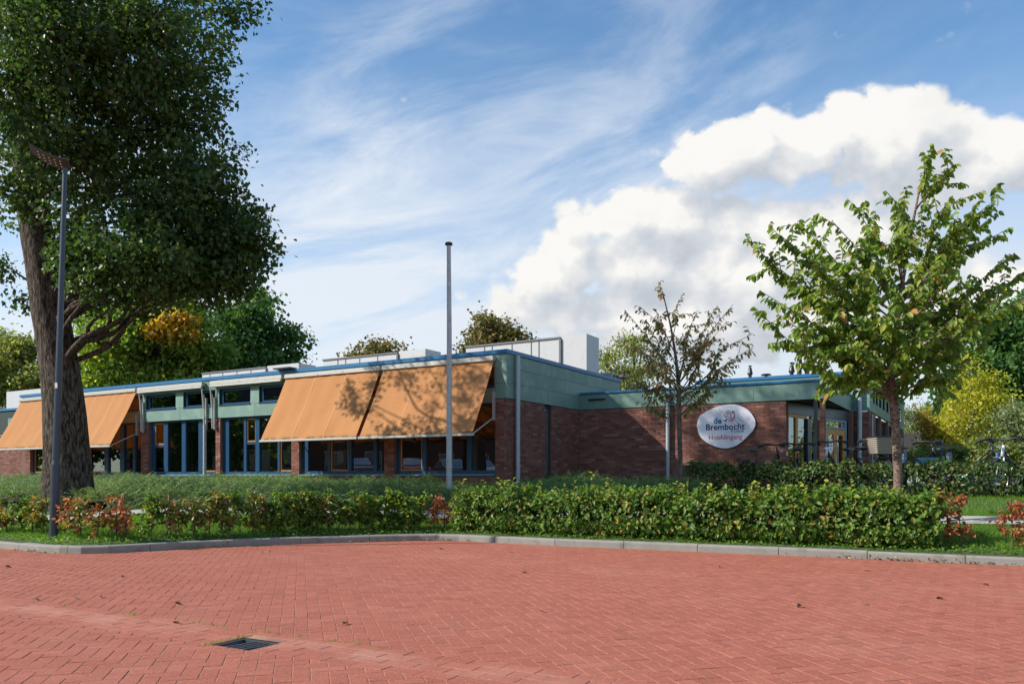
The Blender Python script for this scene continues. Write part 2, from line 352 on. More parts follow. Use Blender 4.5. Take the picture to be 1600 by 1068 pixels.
# ---------------------------------------------------------------- mesh helpers
class MB:
    def __init__(s): s.v = []; s.f = []
    def quad(s, *p):
        b = len(s.v); s.v += [tuple(q) for q in p]; s.f.append(tuple(range(b, b + len(p))))
    def hexa(s, p):
        b = len(s.v); s.v += [tuple(q) for q in p]
        s.f += [tuple(b + i for i in q) for q in ((3, 2, 1, 0), (4, 5, 6, 7), (0, 1, 5, 4), (1, 2, 6, 5), (2, 3, 7, 6), (3, 0, 4, 7))]
    def box(s, x0, x1, y0, y1, z0, z1):
        s.hexa([(x0, y0, z0), (x1, y0, z0), (x1, y1, z0), (x0, y1, z0), (x0, y0, z1), (x1, y0, z1), (x1, y1, z1), (x0, y1, z1)])
    def bbox(s, x0, x1, y0, y1, z0, z1, c=.006):
        """box with chamfered vertical and horizontal edges (an octagonal section top and bottom)"""
        def ring(z, i): return [(x0 + i + c, y0 + i, z), (x1 - i - c, y0 + i, z), (x1 - i, y0 + i + c, z), (x1 - i, y1 - i - c, z), (x1 - i - c, y1 - i, z), (x0 + i + c, y1 - i, z), (x0 + i, y1 - i - c, z), (x0 + i, y0 + i + c, z)]
        rs = [ring(z0, c), ring(z0 + c, 0), ring(z1 - c, 0), ring(z1, c)]
        b = len(s.v)
        for r in rs: s.v += r
        for k in range(3):
            for i in range(8): j = (i + 1) % 8; s.f.append((b + k * 8 + i, b + k * 8 + j, b + k * 8 + 8 + j, b + k * 8 + 8 + i))
        s.f.append(tuple(b + i for i in range(7, -1, -1))); s.f.append(tuple(b + 24 + i for i in range(8)))
    def tube(s, pts, rad, n=8, caps=True):
        P = [Vector(p) for p in pts]; 
        if not hasattr(rad, '__len__'): rad = [rad] * len(P)
        up = Vector((0, 0, 1)); b = len(s.v); prev = None
        for i, p in enumerate(P):
            d = (P[min(i + 1, len(P) - 1)] - P[max(i - 1, 0)]).normalized()
            a = prev if prev is not None else (up if abs(d.z) < .9 else Vector((1, 0, 0)))
            x = (a - d * a.dot(d)).normalized(); prev = x; y = d.cross(x)
            for k in range(n):
                t = 2 * math.pi * k / n; s.v.append(tuple(p + (x * math.cos(t) + y * math.sin(t)) * rad[i]))
        for i in range(len(P) - 1):
            for k in range(n):
                q = (k + 1) % n; s.f.append((b + i * n + k, b + i * n + q, b + i * n + n + q, b + i * n + n + k))
        if caps:
            s.f.append(tuple(b + k for k in range(n - 1, -1, -1))); s.f.append(tuple(b + (len(P) - 1) * n + k for k in range(n)))
    def cyl(s, c, r, z0, z1, n=16, r2=None): s.tube([(c[0], c[1], z0), (c[0], c[1], z1)], [r, r if r2 is None else r2], n)
    def lathe(s, c, prof, n=16):
        b = len(s.v)
        for r, z in prof:
            for k in range(n): t = 2 * math.pi * k / n; s.v.append((c[0] + r * math.cos(t), c[1] + r * math.sin(t), z))
        for i in range(len(prof) - 1):
            for k in range(n): q = (k + 1) % n; s.f.append((b + i * n + k, b + i * n + q, b + i * n + n + q, b + i * n + n + k))
        s.f.append(tuple(b + k for k in range(n - 1, -1, -1))); s.f.append(tuple(b + (len(prof) - 1) * n + k for k in range(n)))
    def torus(s, c, R0, r, axis='y', n=28, m=6):
        b = len(s.v)
        for i in range(n):
            t = 2 * math.pi * i / n
            for k in range(m):
                u = 2 * math.pi * k / m; q = R0 + r * math.cos(u); h = r * math.sin(u)
                s.v.append((c[0] + q * math.cos(t), c[1] + h, c[2] + q * math.sin(t)) if axis == 'y' else (c[0] + q * math.cos(t), c[1] + q * math.sin(t), c[2] + h))
        for i in range(n):
            for k in range(m):
                i2 = (i + 1) % n; k2 = (k + 1) % m; s.f.append((b + i * m + k, b + i * m + k2, b + i2 * m + k2, b + i2 * m + k))
    def prism(s, poly, h0, h1, plane='xz'):
        """polygon (a,b) extruded along the third axis from h0 to h1"""
        n = len(poly); b = len(s.v)
        mk = {'xz': lambda a, c, h: (a, h, c), 'xy': lambda a, c, h: (a, c, h), 'yz': lambda a, c, h: (h, a, c)}[plane]
        for h in (h0, h1): s.v += [mk(a, c, h) for a, c in poly]
        s.f.append(tuple(b + i for i in range(n))); s.f.append(tuple(b + n + i for i in range(n - 1, -1, -1)))
        for i in range(n): j = (i + 1) % n; s.f.append((b + j, b + i, b + n + i, b + n + j))
    def mesh(s, name):
        me = bpy.data.meshes.new(name); me.from_pydata(s.v, [], s.f); me.update(); return me
    def build(s, name, mt, parent=None, smooth=False, loc=None):
        me = s.mesh(name); me.materials.append(MATS[mt])
        if smooth: me.polygons.foreach_set('use_smooth', [True] * len(me.polygons)); 
        import bmesh
        bm = bmesh.new(); bm.from_mesh(me); bmesh.ops.recalc_face_normals(bm, faces=bm.faces); bm.to_mesh(me); bm.free()
        return link(name, me, parent, loc)
def link(name, me, parent=None, loc=None):
    o = bpy.data.objects.new(name, me); COL.objects.link(o)
    if parent is not None: o.parent = parent
    if loc is not None: o.location = loc
    return o
def tag(o, label=None, cat=None, group=None, kind=None):
    if label: o['label'] = label
    if cat: o['category'] = cat
    if group: o['group'] = group
    if kind: o['kind'] = kind
    return o
def empty(name, loc, rz=0., label=None, cat=None, group=None):
    o = bpy.data.objects.new(name, None); COL.objects.link(o); o.location = loc; o.rotation_euler = (0, 0, rz); o.empty_display_size = .2
    return tag(o, label, cat, group)
def copy_tree(o, parent=None):
    c = o.copy(); COL.objects.link(c)
    if parent is not None: c.parent = parent
    for ch in list(o.children): copy_tree(ch, c)
    return c
def at(x, y, Y): return np.array([(x - 800) / FOC * Y, Y, EYE + (HOR - y) / FOC * Y])

def poly_mesh(name, V, F, mt, smooth=False):
    """V (n,3), F list of index arrays all of the same size k -> mesh, fast"""
    me = bpy.data.meshes.new(name); k = F.shape[1]
    me.vertices.add(len(V)); me.vertices.foreach_set('co', V.astype(np.float32).ravel())
    me.loops.add(F.size); me.loops.foreach_set('vertex_index', F.astype(np.int32).ravel())
    me.polygons.add(len(F)); me.polygons.foreach_set('loop_start', np.arange(0, F.size, k, dtype=np.int32))
    me.polygons.foreach_set('loop_total', np.full(len(F), k, dtype=np.int32))
    if smooth: me.polygons.foreach_set('use_smooth', np.ones(len(F), dtype=bool))
    me.update(calc_edges=True); me.materials.append(MATS[mt]); return me
def norm(a): return a / np.maximum(np.linalg.norm(a, axis=-1, keepdims=True), 1e-9)
def leaves(name, P, D, Nn, L, W, mt, shape='diamond', fold=.18):
    """one folded blade per point. P base points, D blade direction, Nn approximate normal, L length, W width"""
    n = len(P); D = norm(D); S = norm(np.cross(D, Nn)); U = norm(np.cross(S, D))
    L = np.broadcast_to(np.asarray(L, float), (n,))[:, None]; W = np.broadcast_to(np.asarray(W, float), (n,))[:, None]
    if shape == 'diamond':
        V = np.stack([P, P + D * L * .45 - S * W * .5 + U * W * fold, P + D * L, P + D * L * .45 + S * W * .5 + U * W * fold], 1)
        k = np.arange(n)[:, None] * 4
        F = np.concatenate([k + np.array([0, 1, 2]), k + np.array([0, 2, 3])], 1).reshape(-1, 3)
    elif shape == 'blade':
        V = np.stack([P - S * W * .5, P + S * W * .5, P + D * L], 1); k = np.arange(n)[:, None] * 3; F = k + np.array([0, 1, 2])
    else:   # oval, six-sided, curved tip
        tip = P + D * L - U * L * .12
        V = np.stack([P, P + D * L * .22 - S * W * .40 + U * W * fold, P + D * L * .62 - S * W * .42 + U * W * fold, tip,
                      P + D * L * .62 + S * W * .42 + U * W * fold, P + D * L * .22 + S * W * .40 + U * W * fold], 1)
        k = np.arange(n)[:, None] * 6
        F = np.concatenate([k + np.array([0, 1, 2, 3]), k + np.array([0, 3, 4, 5])], 1).reshape(-1, 4)
    return poly_mesh(name, V.reshape(-1, 3), F, mt)
def sphere_dirs(n): return norm(rng.normal(size=(n, 3)))
def spline(P, n=6):
    """Catmull-Rom through points"""
    P = np.array(P, float); Q = np.vstack([2 * P[0] - P[1], P, 2 * P[-1] - P[-2]]); out = []
    for i in range(1, len(Q) - 2):
        for t in np.linspace(0, 1, n, endpoint=False):
            a, b, c, d = Q[i - 1:i + 3]
            out.append(.5 * ((2 * b) + (c - a) * t + (2 * a - 5 * b + 4 * c - d) * t * t + (3 * b - a - 3 * c + d) * t ** 3))
    out.append(P[-1]); return np.array(out)

# ---------------------------------------------------------------- ground, kerb, road
KERB = np.array([(-60, 15.2), (-24, 15.0), (-14, 14.2), (-10.2, 12.6), (-6.92, 10.81), (-6.45, 10.48), (-6.05, 10.22), (-5.7, 10.07), (-5.4, 10.02), (-5.1, 10.10), (-4.8, 10.33), (-4.45, 10.65),
                 (-3.6, 11.22), (-2.8, 11.62), (-1.75, 12.0), (-1.4, 12.10), (-1.1, 12.13), (-.8, 12.03), (-.25, 11.72), (.6, 11.19), (1.5, 10.75), (2.4, 10.28), (3.3, 9.83), (4.2, 9.36), (5.0, 8.92), (5.6, 8.6), (9, 6.75), (14, 4.2), (60, -19)])
def kerb_y(x): return np.interp(x, KERB[:, 0], KERB[:, 1])
def kerb_d(x, y):
    x = np.asarray(x, float); y = np.asarray(y, float); best = np.full(np.broadcast(x, y).shape, 1e9)
    for a, b in zip(KERB[:-1], KERB[1:]):
        e = b - a; t = np.clip(((x - a[0]) * e[0] + (y - a[1]) * e[1]) / (e @ e), 0, 1)
        best = np.minimum(best, np.hypot(x - a[0] - t * e[0], y - a[1] - t * e[1]))
    return best
def ground_z(x, y):
    d = kerb_d(x, y); z = np.interp(d, [0, .13, .5, 1, 1.6, 2.2, 3, 4.2, 6, 8], [.095, .095, .15, .24, .315, .36, .42, .50, .575, .60])
    return z + .012 * np.sin(np.asarray(x) * 1.7 + np.asarray(y) * .9) * np.clip(d - .3, 0, 1)
def sheet(name, xs, ts, mt):
    X, T = np.meshgrid(xs, ts, indexing='ij'); Y = kerb_y(X) + T; Z = ground_z(X, Y)
    V = np.stack([X, Y, Z], -1).reshape(-1, 3); n, m = X.shape
    i, j = np.meshgrid(np.arange(n - 1), np.arange(m - 1), indexing='ij'); a = (i * m + j).ravel()
    return poly_mesh(name, V, np.stack([a, a + m, a + m + 1, a + 1], 1), mt, True)
xs = np.concatenate([-np.geomspace(900, 17, 24), np.arange(-16, 16.01, .25), np.geomspace(17, 900, 24)])
ts = np.array([.05, .13, .2, .3, .45, .6, .8, 1, 1.25, 1.5, 1.8, 2.1, 2.5, 3, 3.6, 4.3, 5.2, 6.2, 7.5, 9, 11, 14, 18, 25, 40, 80, 200, 500, 1200])
tag(link('lawn', sheet('lawn', xs, ts, 'lawn_soil')), 'grass lawn rising from the kerb towards the building', kind='structure')
ROAD_HOLE = 1
road = None

# herringbone pavers at 45 degrees to the gutter
PW, PL, JT = .087, .174, .0036
ga = np.array([-4.107, 6.417]); gd = norm(np.array([4.406, -2.483])); gn = np.array([-gd[1], gd[0]])      # gutter upper line, gn points to the kerb
if gn[1] < 0: gn = -gn
GW = .42
DR_C = np.array([-1.535, 4.62]); DR_L, DR_W = .30, .25          # drain centre and size
b = MB(); H4 = [DR_C + gd * sx * (DR_L / 2 + .004) + gn * sy * (DR_W / 2 + .004) for sx, sy in ((-1, -1), (1, -1), (1, 1), (-1, 1))]
O4 = [np.array(q, float) for q in ((-900, -900), (900, -900), (900, 30), (-900, 30))]
b.v = [(p[0], p[1], -.0024) for p in O4 + H4]; b.f = [(0, 1, 5, 4), (1, 2, 6, 5), (2, 3, 7, 6), (3, 0, 4, 7)]
road = b.build('road', 'joint_sand'); tag(road, 'red paver road with sandy joints in front of the kerb', kind='structure')
pa = math.atan2(1250, -330)                                                                             # direction of the long joints
ea = np.array([math.cos(pa), math.sin(pa)]); eb = np.array([-ea[1], ea[0]])
def clip(poly, n, c, keep=1):
    out = []; 
    for i in range(len(poly)):
        p, q = poly[i], poly[(i + 1) % len(poly)]; dp, dq = (p @ n - c) * keep, (q @ n - c) * keep
        if dp >= 0: out.append(p)
        if (dp >= 0) != (dq >= 0): out.append(p + (q - p) * dp / (dp - dq))
    return out
pav = []        # polygons (np), whole flag
def in_view(p, m=3.2): return p[1] > 2.6 and abs(p[0]) < .645 * p[1] + m and p[1] < kerb_y(p[0]) + .12
c_up, c_lo = ga @ gn, ga @ gn - GW
N = 165
org = np.array([0., 7.])
for i in range(-N, N):
    for j in range(-N, N):
        # herringbone cell: each step (i) along a diagonal, (j) across
        for kind in (0, 1):
            base = org + ea * (PW * (i + 2 * j)) + eb * (PW * (i - 2 * j))
            if kind == 0: o_, u, v, lu, lv = base, ea, eb, PL, PW
            else: o_, u, v, lu, lv = base + eb * PW, ea, eb, PW, PL
            cpt = o_ + u * lu / 2 + v * lv / 2
            if not in_view(cpt): continue
            h = JT / 2
            poly = [o_ + u * h + v * h, o_ + u * (lu - h) + v * h, o_ + u * (lu - h) + v * (lv - h), o_ + u * h + v * (lv - h)]
            s = cpt @ gn
            whole = True
            if s > (c_up + c_lo) / 2:
                q = clip(poly, gn, c_up + JT / 2, 1)
            else:
                q = clip(poly, gn, c_lo - JT / 2, -1)
            if len(q) < 3: continue
            whole = len(q) == 4 and all(np.allclose(a_, b_) for a_, b_ in zip(q, poly))
            ar = 0
            for k in range(len(q)): ar += q[k][0] * q[(k + 1) % len(q)][1] - q[k][1] * q[(k + 1) % len(q)][0]
            if abs(ar) / 2 < 6e-4: continue
            pav.append((np.array(q), whole, kind, cpt, u))
# gutter: four courses laid along the line
for r_ in range(4):
    rw = GW / 4
    for k in range(-50, 75):
        x0 = k * .2 + (r_ % 2) * .1
        o_ = ga + gd * x0 - gn * (GW - r_ * rw)
        cpt = o_ + gd * .1 + gn * rw / 2
        if not in_view(cpt): continue
        dl = (cpt - DR_C) @ gd; dn = (cpt - DR_C) @ gn
        h = JT / 2; x_a, x_b = 0., .2
        if abs(dn) < DR_W / 2 + rw / 2 - .03:
            lo, hi = -DR_L / 2 - .006, DR_L / 2 + .006
            if dl - .1 > lo - .01 and dl + .1 < hi + .01: continue
            if dl < 0 and dl + .1 > lo: x_b = lo - (dl - .1)
            elif dl > 0 and dl - .1 < hi: x_a = hi - (dl - .1)
            if x_b - x_a < .03: continue
        poly = [o_ + gd * (x_a + h) + gn * h, o_ + gd * (x_b - h) + gn * h, o_ + gd * (x_b - h) + gn * (rw - h), o_ + gd * (x_a + h) + gn * (rw - h)]
        pav.append((np.array(poly), False, 2, cpt, gd))
def paver_geo(mb, poly, z, tilt=(0, 0), c=.0035):
    ctr = poly.mean(0); n = len(poly)
    inner = ctr + (poly - ctr) * (1 - c / np.maximum(np.linalg.norm(poly - ctr, axis=1, keepdims=True), .02) * 1.3)
    zz = lambda p: z + (p[0] - ctr[0]) * tilt[0] + (p[1] - ctr[1]) * tilt[1]
    b = len(mb.v)
    mb.v += [(p[0], p[1], -.03) for p in poly] + [(p[0], p[1], zz(p) - .0018) for p in poly] + [(p[0], p[1], zz(p)) for p in inner]
    for L0 in (0, n):
        for i in range(n): j = (i + 1) % n; mb.f.append((b + L0 + i, b + L0 + j, b + L0 + n + j, b + L0 + n + i))
    mb.f.append(tuple(b + 2 * n + i for i in range(n)))
def road_z(p):
    s = p @ gn - (c_up + c_lo) / 2
    return 0.0
def onscreen(p): return abs(p[0]) < .63 * p[1] and p[1] > .96 * 1250 / 323 + .02
order = sorted(range(len(pav)), key=lambda i: pav[i][3][1] if onscreen(pav[i][3]) else 99)
near = set(i for i in order if pav[i][1]); near = set([i for i in order if pav[i][1]][:290])
rest = MB(); single = {}
for i, (q, whole, kind, cpt, u) in enumerate(pav):
    z = rng.normal(0, .0006); tl = rng.normal(0, .004, 2)
    if i in near:
        if 'm' not in single:
            mb = MB(); hh = JT / 2
            paver_geo(mb, np.array([(-PL / 2 + hh, -PW / 2 + hh), (PL / 2 - hh, -PW / 2 + hh), (PL / 2 - hh, PW / 2 - hh), (-PL / 2 + hh, PW / 2 - hh)]), 0)
            me = mb.mesh('paver'); me.materials.append(MATS['red_paver']); single['m'] = me
        o = link('paver', single['m'], road, (cpt[0], cpt[1], z))
        ang = pa if kind == 0 else pa + math.pi / 2
        o.rotation_euler = (tl[0], tl[1], ang)
    else: paver_geo(rest, q, z, tl)
o = rest.build('pavers', 'red_paver', road); o['kind'] = 'stuff'

# storm drain, sunk a little in the gutter
gang = math.atan2(gd[1], gd[0])
dr = empty('storm_drain', (DR_C[0], DR_C[1], 0), gang, 'cast iron storm drain grate sunk in the red paver gutter', 'drain')
b = MB(); t_ = .02
for a_, c_, d_, e_ in ((-DR_L / 2, DR_L / 2, -DR_W / 2, -DR_W / 2 + t_), (-DR_L / 2, DR_L / 2, DR_W / 2 - t_, DR_W / 2), (-DR_L / 2, -DR_L / 2 + t_, -DR_W / 2 + t_, DR_W / 2 - t_), (DR_L / 2 - t_, DR_L / 2, -DR_W / 2 + t_, DR_W / 2 - t_)):
    b.box(a_, c_, d_, e_, -.06, -.006)
b.build('frame', 'grate_iron', dr)
b = MB(); b.box(-DR_L / 2 + t_, DR_L / 2 - t_, -DR_W / 2 + t_, DR_W / 2 - t_, -.2, -.10); b.build('sump', 'black_metal', dr)
for k in range(7):
    x = -DR_L / 2 + .045 + k * .045; b = MB(); sk = .05
    b.hexa([(x - .011 - sk * .5, -DR_W / 2 + t_, -.035), (x + .011 - sk * .5, -DR_W / 2 + t_, -.035), (x + .011 + sk * .5, DR_W / 2 - t_, -.035), (x - .011 + sk * .5, DR_W / 2 - t_, -.035),
            (x - .009 - sk * .5, -DR_W / 2 + t_, -.010), (x + .009 - sk * .5, -DR_W / 2 + t_, -.010), (x + .009 + sk * .5, DR_W / 2 - t_, -.010), (x - .009 + sk * .5, DR_W / 2 - t_, -.010)])
    if x - sk * .5 - .011 < -DR_L / 2 + t_ or x + sk * .5 + .011 > DR_L / 2 - t_: continue
    b.build('bar', 'grate_iron', dr)

# kerb stones swept along the kerb line
seg = np.linalg.norm(np.diff(KERB, axis=0), axis=1); arc = np.concatenate([[0], np.cumsum(seg)])
def kp(s): return np.array([np.interp(s, arc, KERB[:, 0]), np.interp(s, arc, KERB[:, 1])])
kerb = bpy.data.objects.new('kerb', None); COL.objects.link(kerb); tag(kerb, 'grey concrete kerb stones between road and lawn', kind='structure')
s0 = arc[np.searchsorted(KERB[:, 0], -14) ]; s1 = arc[np.searchsorted(KERB[:, 0], 9)]
off0 = np.interp(-.25, KERB[:, 0], arc) % 1.0
k = math.floor(s0) + off0
while k < s1:
    a_, e_ = k + .004, k + .996
    ss_ = sorted([a_, e_] + [q for q in arc if a_ < q < e_]); b = MB(); prof = [(.0, -.03), (.0, .072), (.006, .086), (.022, .096), (.115, .097), (.12, -.03)]
    rings = []
    for s in ss_:
        p = kp(s); d = norm(kp(s + .03) - kp(s - .03)); n = np.array([-d[1], d[0]])
        rings.append([(p[0] + n[0] * o_, p[1] + n[1] * o_, z_) for o_, z_ in prof])
    m_ = len(prof); b0 = 0
    for r_ in rings: b.v += r_
    for i in range(len(rings) - 1):
        for j in range(m_): q = (j + 1) % m_; b.f.append((i * m_ + j, i * m_ + q, (i + 1) * m_ + q, (i + 1) * m_ + j))
    b.f.append(tuple(range(m_ - 1, -1, -1))); b.f.append(tuple((len(rings) - 1) * m_ + j for j in range(m_)))
    o = b.build('kerb_stone', 'concrete', kerb); o.location.z = rng.normal(0, .002)
    k += 1.0
# footpath across the lawn
PATH = np.array([(-16, 16.0), (-12, 14.7), (-9.5, 13.3), (-7.6, 12.75), (-5.6, 13.1), (-3.8, 13.7), (-1.1, 13.75), (1.0, 13.1), (4, 11.75), (6, 10.85), (9, 9.4), (14, 7)])
PC = spline(PATH, 8); d = norm(np.gradient(PC, axis=0)); n_ = np.stack([-d[:, 1], d[:, 0]], 1)
V = []
for o_ in (-.42, 0, .42):
    q = PC + n_ * o_; V.append(np.column_stack([q, ground_z(q[:, 0], q[:, 1]) + .022]))
m_ = len(PC); V = np.vstack(V); i = np.arange(m_ - 1)
F = np.vstack([np.stack([i + a_, i + a_ + 1, i + a_ + m_ + 1, i + a_ + m_], 1) for a_ in (0, m_)])
tag(link('path', poly_mesh('path', V, F, 'path_concrete')), 'pale concrete footpath across the lawn behind the hedge', kind='structure')

# ---------------------------------------------------------------- the school building (local x along the front, y into it)
TH = -.5329; CX, CY = -.1236, 17.7
axv = np.array([math.cos(TH), math.sin(TH)]); ayv = np.array([-math.sin(TH), math.cos(TH)]); C0 = np.array([CX, CY])
def Wd(w_, v_, z=0.): p = C0 + w_ * axv + v_ * ayv; return (p[0], p[1], z)
def Lc(x, y): q = np.array([x, y]) - C0; return q @ axv, q @ ayv
def FW(x, y=700, v=0.):
    r = (x - 800) / FOC; b_ = C0 + v * ayv; t = (r * b_[1] - b_[0]) / (axv[0] - r * axv[1]); q = b_ + t * axv
    return t, EYE + (HOR - y) * q[1] / FOC
def SV(x, y=700, w_=0.):
    r = (x - 800) / FOC; b_ = C0 + w_ * axv; t = (r * b_[1] - b_[0]) / (ayv[0] - r * ayv[1]); q = b_ + t * ayv
    return t, EYE + (HOR - y) * q[1] / FOC
BL = empty('school_building', (CX, CY, 0), TH, 'low flat roofed brick school with teal fascia panels and blue roof edging', 'building')
ZR, ZB, ZL, G0 = 3.79, 2.71, 3.155, .25
V1, W1, V2, W2, VE = 3.71, 6.05, 7.85, 6.49, 6.4
WL = -19.5
bricks = []      # (w,v,z,len,axis)  centre of visible face; axis 0: faces -v, 1: faces +w
def brick_face(axis, fixed, a, e, z0, z1):
    nz = int((z1 - z0) / .0625 + .3)
    for r_ in range(nz):
        z = z0 + .0625 * r_ + .031
        if z + .026 > z1: break
        x = a - (.11 if r_ % 2 else 0)
        while x < e - .02:
            p, q = max(x + .005, a + .001), min(x + .215, e - .001)
            if q - p > .03: bricks.append(((p + q) / 2, fixed, z, q - p, axis))
            x += .22
def wallbox(w0, w1, v0, v1, z0, z1): 
    b = MB(); b.box(w0, w1, v0, v1, z0, z1); b.build('wall', 'mortar', BL)
PR = .008
PIERS = [(-.29, 0.), (-3.47, -3.16), (-6.60, -6.32), (-9.58, -9.37), (-12.93, -12.56), (-16.08, -15.78), (-19.3, -18.98)]
for i, (a_, e_) in enumerate(PIERS):
    wallbox(a_, e_ - (PR if i == 0 else 0), PR, .34, G0, 2.60 if i else 2.70); brick_face(0, 0., a_, e_, G0, 2.60 if i else 2.70)
    if i: wallbox(e_, PIERS[i - 1][0], PR, .30, G0, .995); brick_face(0, 0., e_, PIERS[i - 1][0], G0, .99)
wallbox(WL, -19.302, PR, .34, G0, 2.60)
# side wall with a tall slit window
wallbox(-.30, -PR, .342, 1.79, G0, 2.70); brick_face(1, 0., 0., 1.79, G0, 2.70)
wallbox(-.30, -PR, 2.15, V1 - .001, G0, 2.70); brick_face(1, 0., 2.15, V1, G0, 2.70)
wallbox(-.30, -PR, 1.792, 2.148, G0, .93); brick_face(1, 0., 1.79, 2.15, G0, .93)
# low wing front, end pier, corner pier
wallbox(-.2, 5.21 - PR, V1 + PR, V1 + .30, G0, 2.70); brick_face(0, V1, 0.008, 5.21, G0, 2.70); brick_face(1, 5.21, V1, V1 + .30, G0, 2.70)
wallbox(5.945, W1 - PR - .02, V1 + .05 + PR, V1 + .24, G0, 2.70); brick_face(0, V1 + .05, 5.93, W1 - .02, G0, 2.70); brick_face(1, W1 - .02, V1 + .05, V1 + .24, G0, 2.70)
# far wing
wallbox(W1 + .06, W2 - PR, V2 + PR, V2 + .3, G0, 2.70); brick_face(0, V2, W1 + .06, W2, G0, 2.70)
wallbox(W2 - .3, W2 - PR, V2 + .302, 9.3, G0, 2.70); brick_face(1, W2, V2, 9.3, G0, 2.70)
wallbox(W2 - .3, W2 - PR, 10.4, 10.7, G0, 2.70); brick_face(1, W2, 10.4, 10.7, G0, 2.70)
wallbox(W2 - .3, W2 - PR, 12.6, 12.9, G0, 2.70); wallbox(W2 - .3, W2 - PR, 14.6, 18.5, G0, 2.70)
# left set-back wing
wallbox(-34, WL - .01, 2.7 + PR, 3.0, G0, 2.70); brick_face(0, 2.7, -29.5, WL - .01, G0, 2.70)
# bricks as parts: the ones that show largest
def depth(bk):
    w_, f_, z, l_, ax_ = bk; p = Wd(w_, f_) if ax_ == 0 else Wd(f_, w_); return p
cand = []
for i, bk in enumerate(bricks):
    p = depth(bk); x = 800 + FOC * p[0] / p[1]
    vis = bk[3] > .2095 - .001 and bk[2] > 1.05
    hide = (bk[4] == 0 and bk[1] == 0. and bk[0] < -7) 
    cand.append((p[1] + (50 if not vis or hide or x < 400 else 0), i))
cand.sort(); pick = set(i for d_, i in cand[:290] if d_ < 50)
bm_ = MB(); bm_.box(-.105, .105, 0, .03, -.0262, .0262); bme = bm_.mesh('brick'); bme.materials.append(MATS['brick_red'])
rest = MB()
for i, (w_, f_, z, l_, ax_) in enumerate(bricks):
    j = rng.normal(0, .0012); hz = .0262
    if i in pick:
        o = link('brick', bme, BL, (w_, f_ + j, z) if ax_ == 0 else (f_ + j, w_, z))
        if ax_: o.rotation_euler = (0, 0, math.pi / 2)
    elif ax_ == 0: rest.box(w_ - l_ / 2, w_ + l_ / 2, f_ + j, f_ + .03, z - hz, z + hz)
    else: rest.box(f_ - .03, f_ + j, w_ - l_ / 2, w_ + l_ / 2, z - hz, z + hz)
rest.build('bricks', 'brick_red', BL)['kind'] = 'stuff'

def part(name, mt, fn, parent=BL, smooth=False):
    b = MB(); fn(b); return b.build(name, mt, parent, smooth)
def box_part(name, mt, *a, parent=BL): return part(name, mt, lambda b: b.box(*a), parent)
# fascia panels, 6 mm open joints over a dark backing
def panel_w(w0, w1, v, z0, z1): box_part('fascia_panel', 'teal_panel', w0 + .003, w1 - .003, v - .012, v + .004, z0 + .003, z1 - .003)
def panel_v(v0, v1, w_, z0, z1): box_part('fascia_panel', 'teal_panel', w_ - .004, w_ + .012, v0 + .003, v1 - .003, z0 + .003, z1 - .003)
ZC = 3.695
box_part('fascia_backing', 'panel_joint', -.30, -.006, .0065, VE - .01, 2.705, ZC)
box_part('fascia_backing', 'panel_joint', WL, -.302, .0065, .02, 3.425, ZC)
box_part('fascia_backing', 'panel_joint', WL, -.302, .0065, .02, 2.625, 2.975)
ROWS = (2.71, 3.05, 3.39, ZC)
for r_ in range(3):
    panel_w(-.29, .0, -.002, ROWS[r_], ROWS[r_ + 1])
    cuts = {2: [-.014, .5, 2.09, 4.15, VE], 1: [-.014, .82, 2.87, 4.9, VE], 0: [-.014, 1.95, V1 - .004]}[r_]
    if r_ == 1: cuts = [-.014, .82, 2.87, 4.9, VE]
    for a_, e_ in zip(cuts[:-1], cuts[1:]): panel_v(a_, e_, .002, ROWS[r_], ROWS[r_ + 1])
panel_v(V1 + .02, VE, .002, 3.16, 3.39) if False else None
bay = [(PIERS[i + 1], PIERS[i]) for i in range(6)]
cl = []
for i, (pl, pr) in enumerate(bay):
    L_, R_ = (pl[0] + pl[1]) / 2, (pr[0] + pr[1]) / 2
    if i == 0: R_ = -.29
    m_ = (L_ + R_) / 2
    for a_, e_ in ((L_, m_), (m_, R_)): panel_w(a_, e_, 0., 2.62, 2.98); panel_w(a_, e_, 0., 3.42, ZC)
    # clerestory: two windows with panels between
    span = R_ - L_; w0, w1 = L_ + .08, m_ - .17; w2, w3 = m_ + .17, R_ - .08
    if i == 0: w3 = R_ - .02
    cl += [(w0, w1), (w2, w3)]
    panel_w(L_, w0, 0., 2.98, 3.42); panel_w(w1, w2, 0., 2.98, 3.42); panel_w(w3, R_, 0., 2.98, 3.42)
    for a_, e_ in ((L_, w0), (w1, w2), (w3, R_)): box_part('fascia_backing', 'panel_joint', a_ + .004, e_ - .004, .0065, .12, 2.985, 3.415)
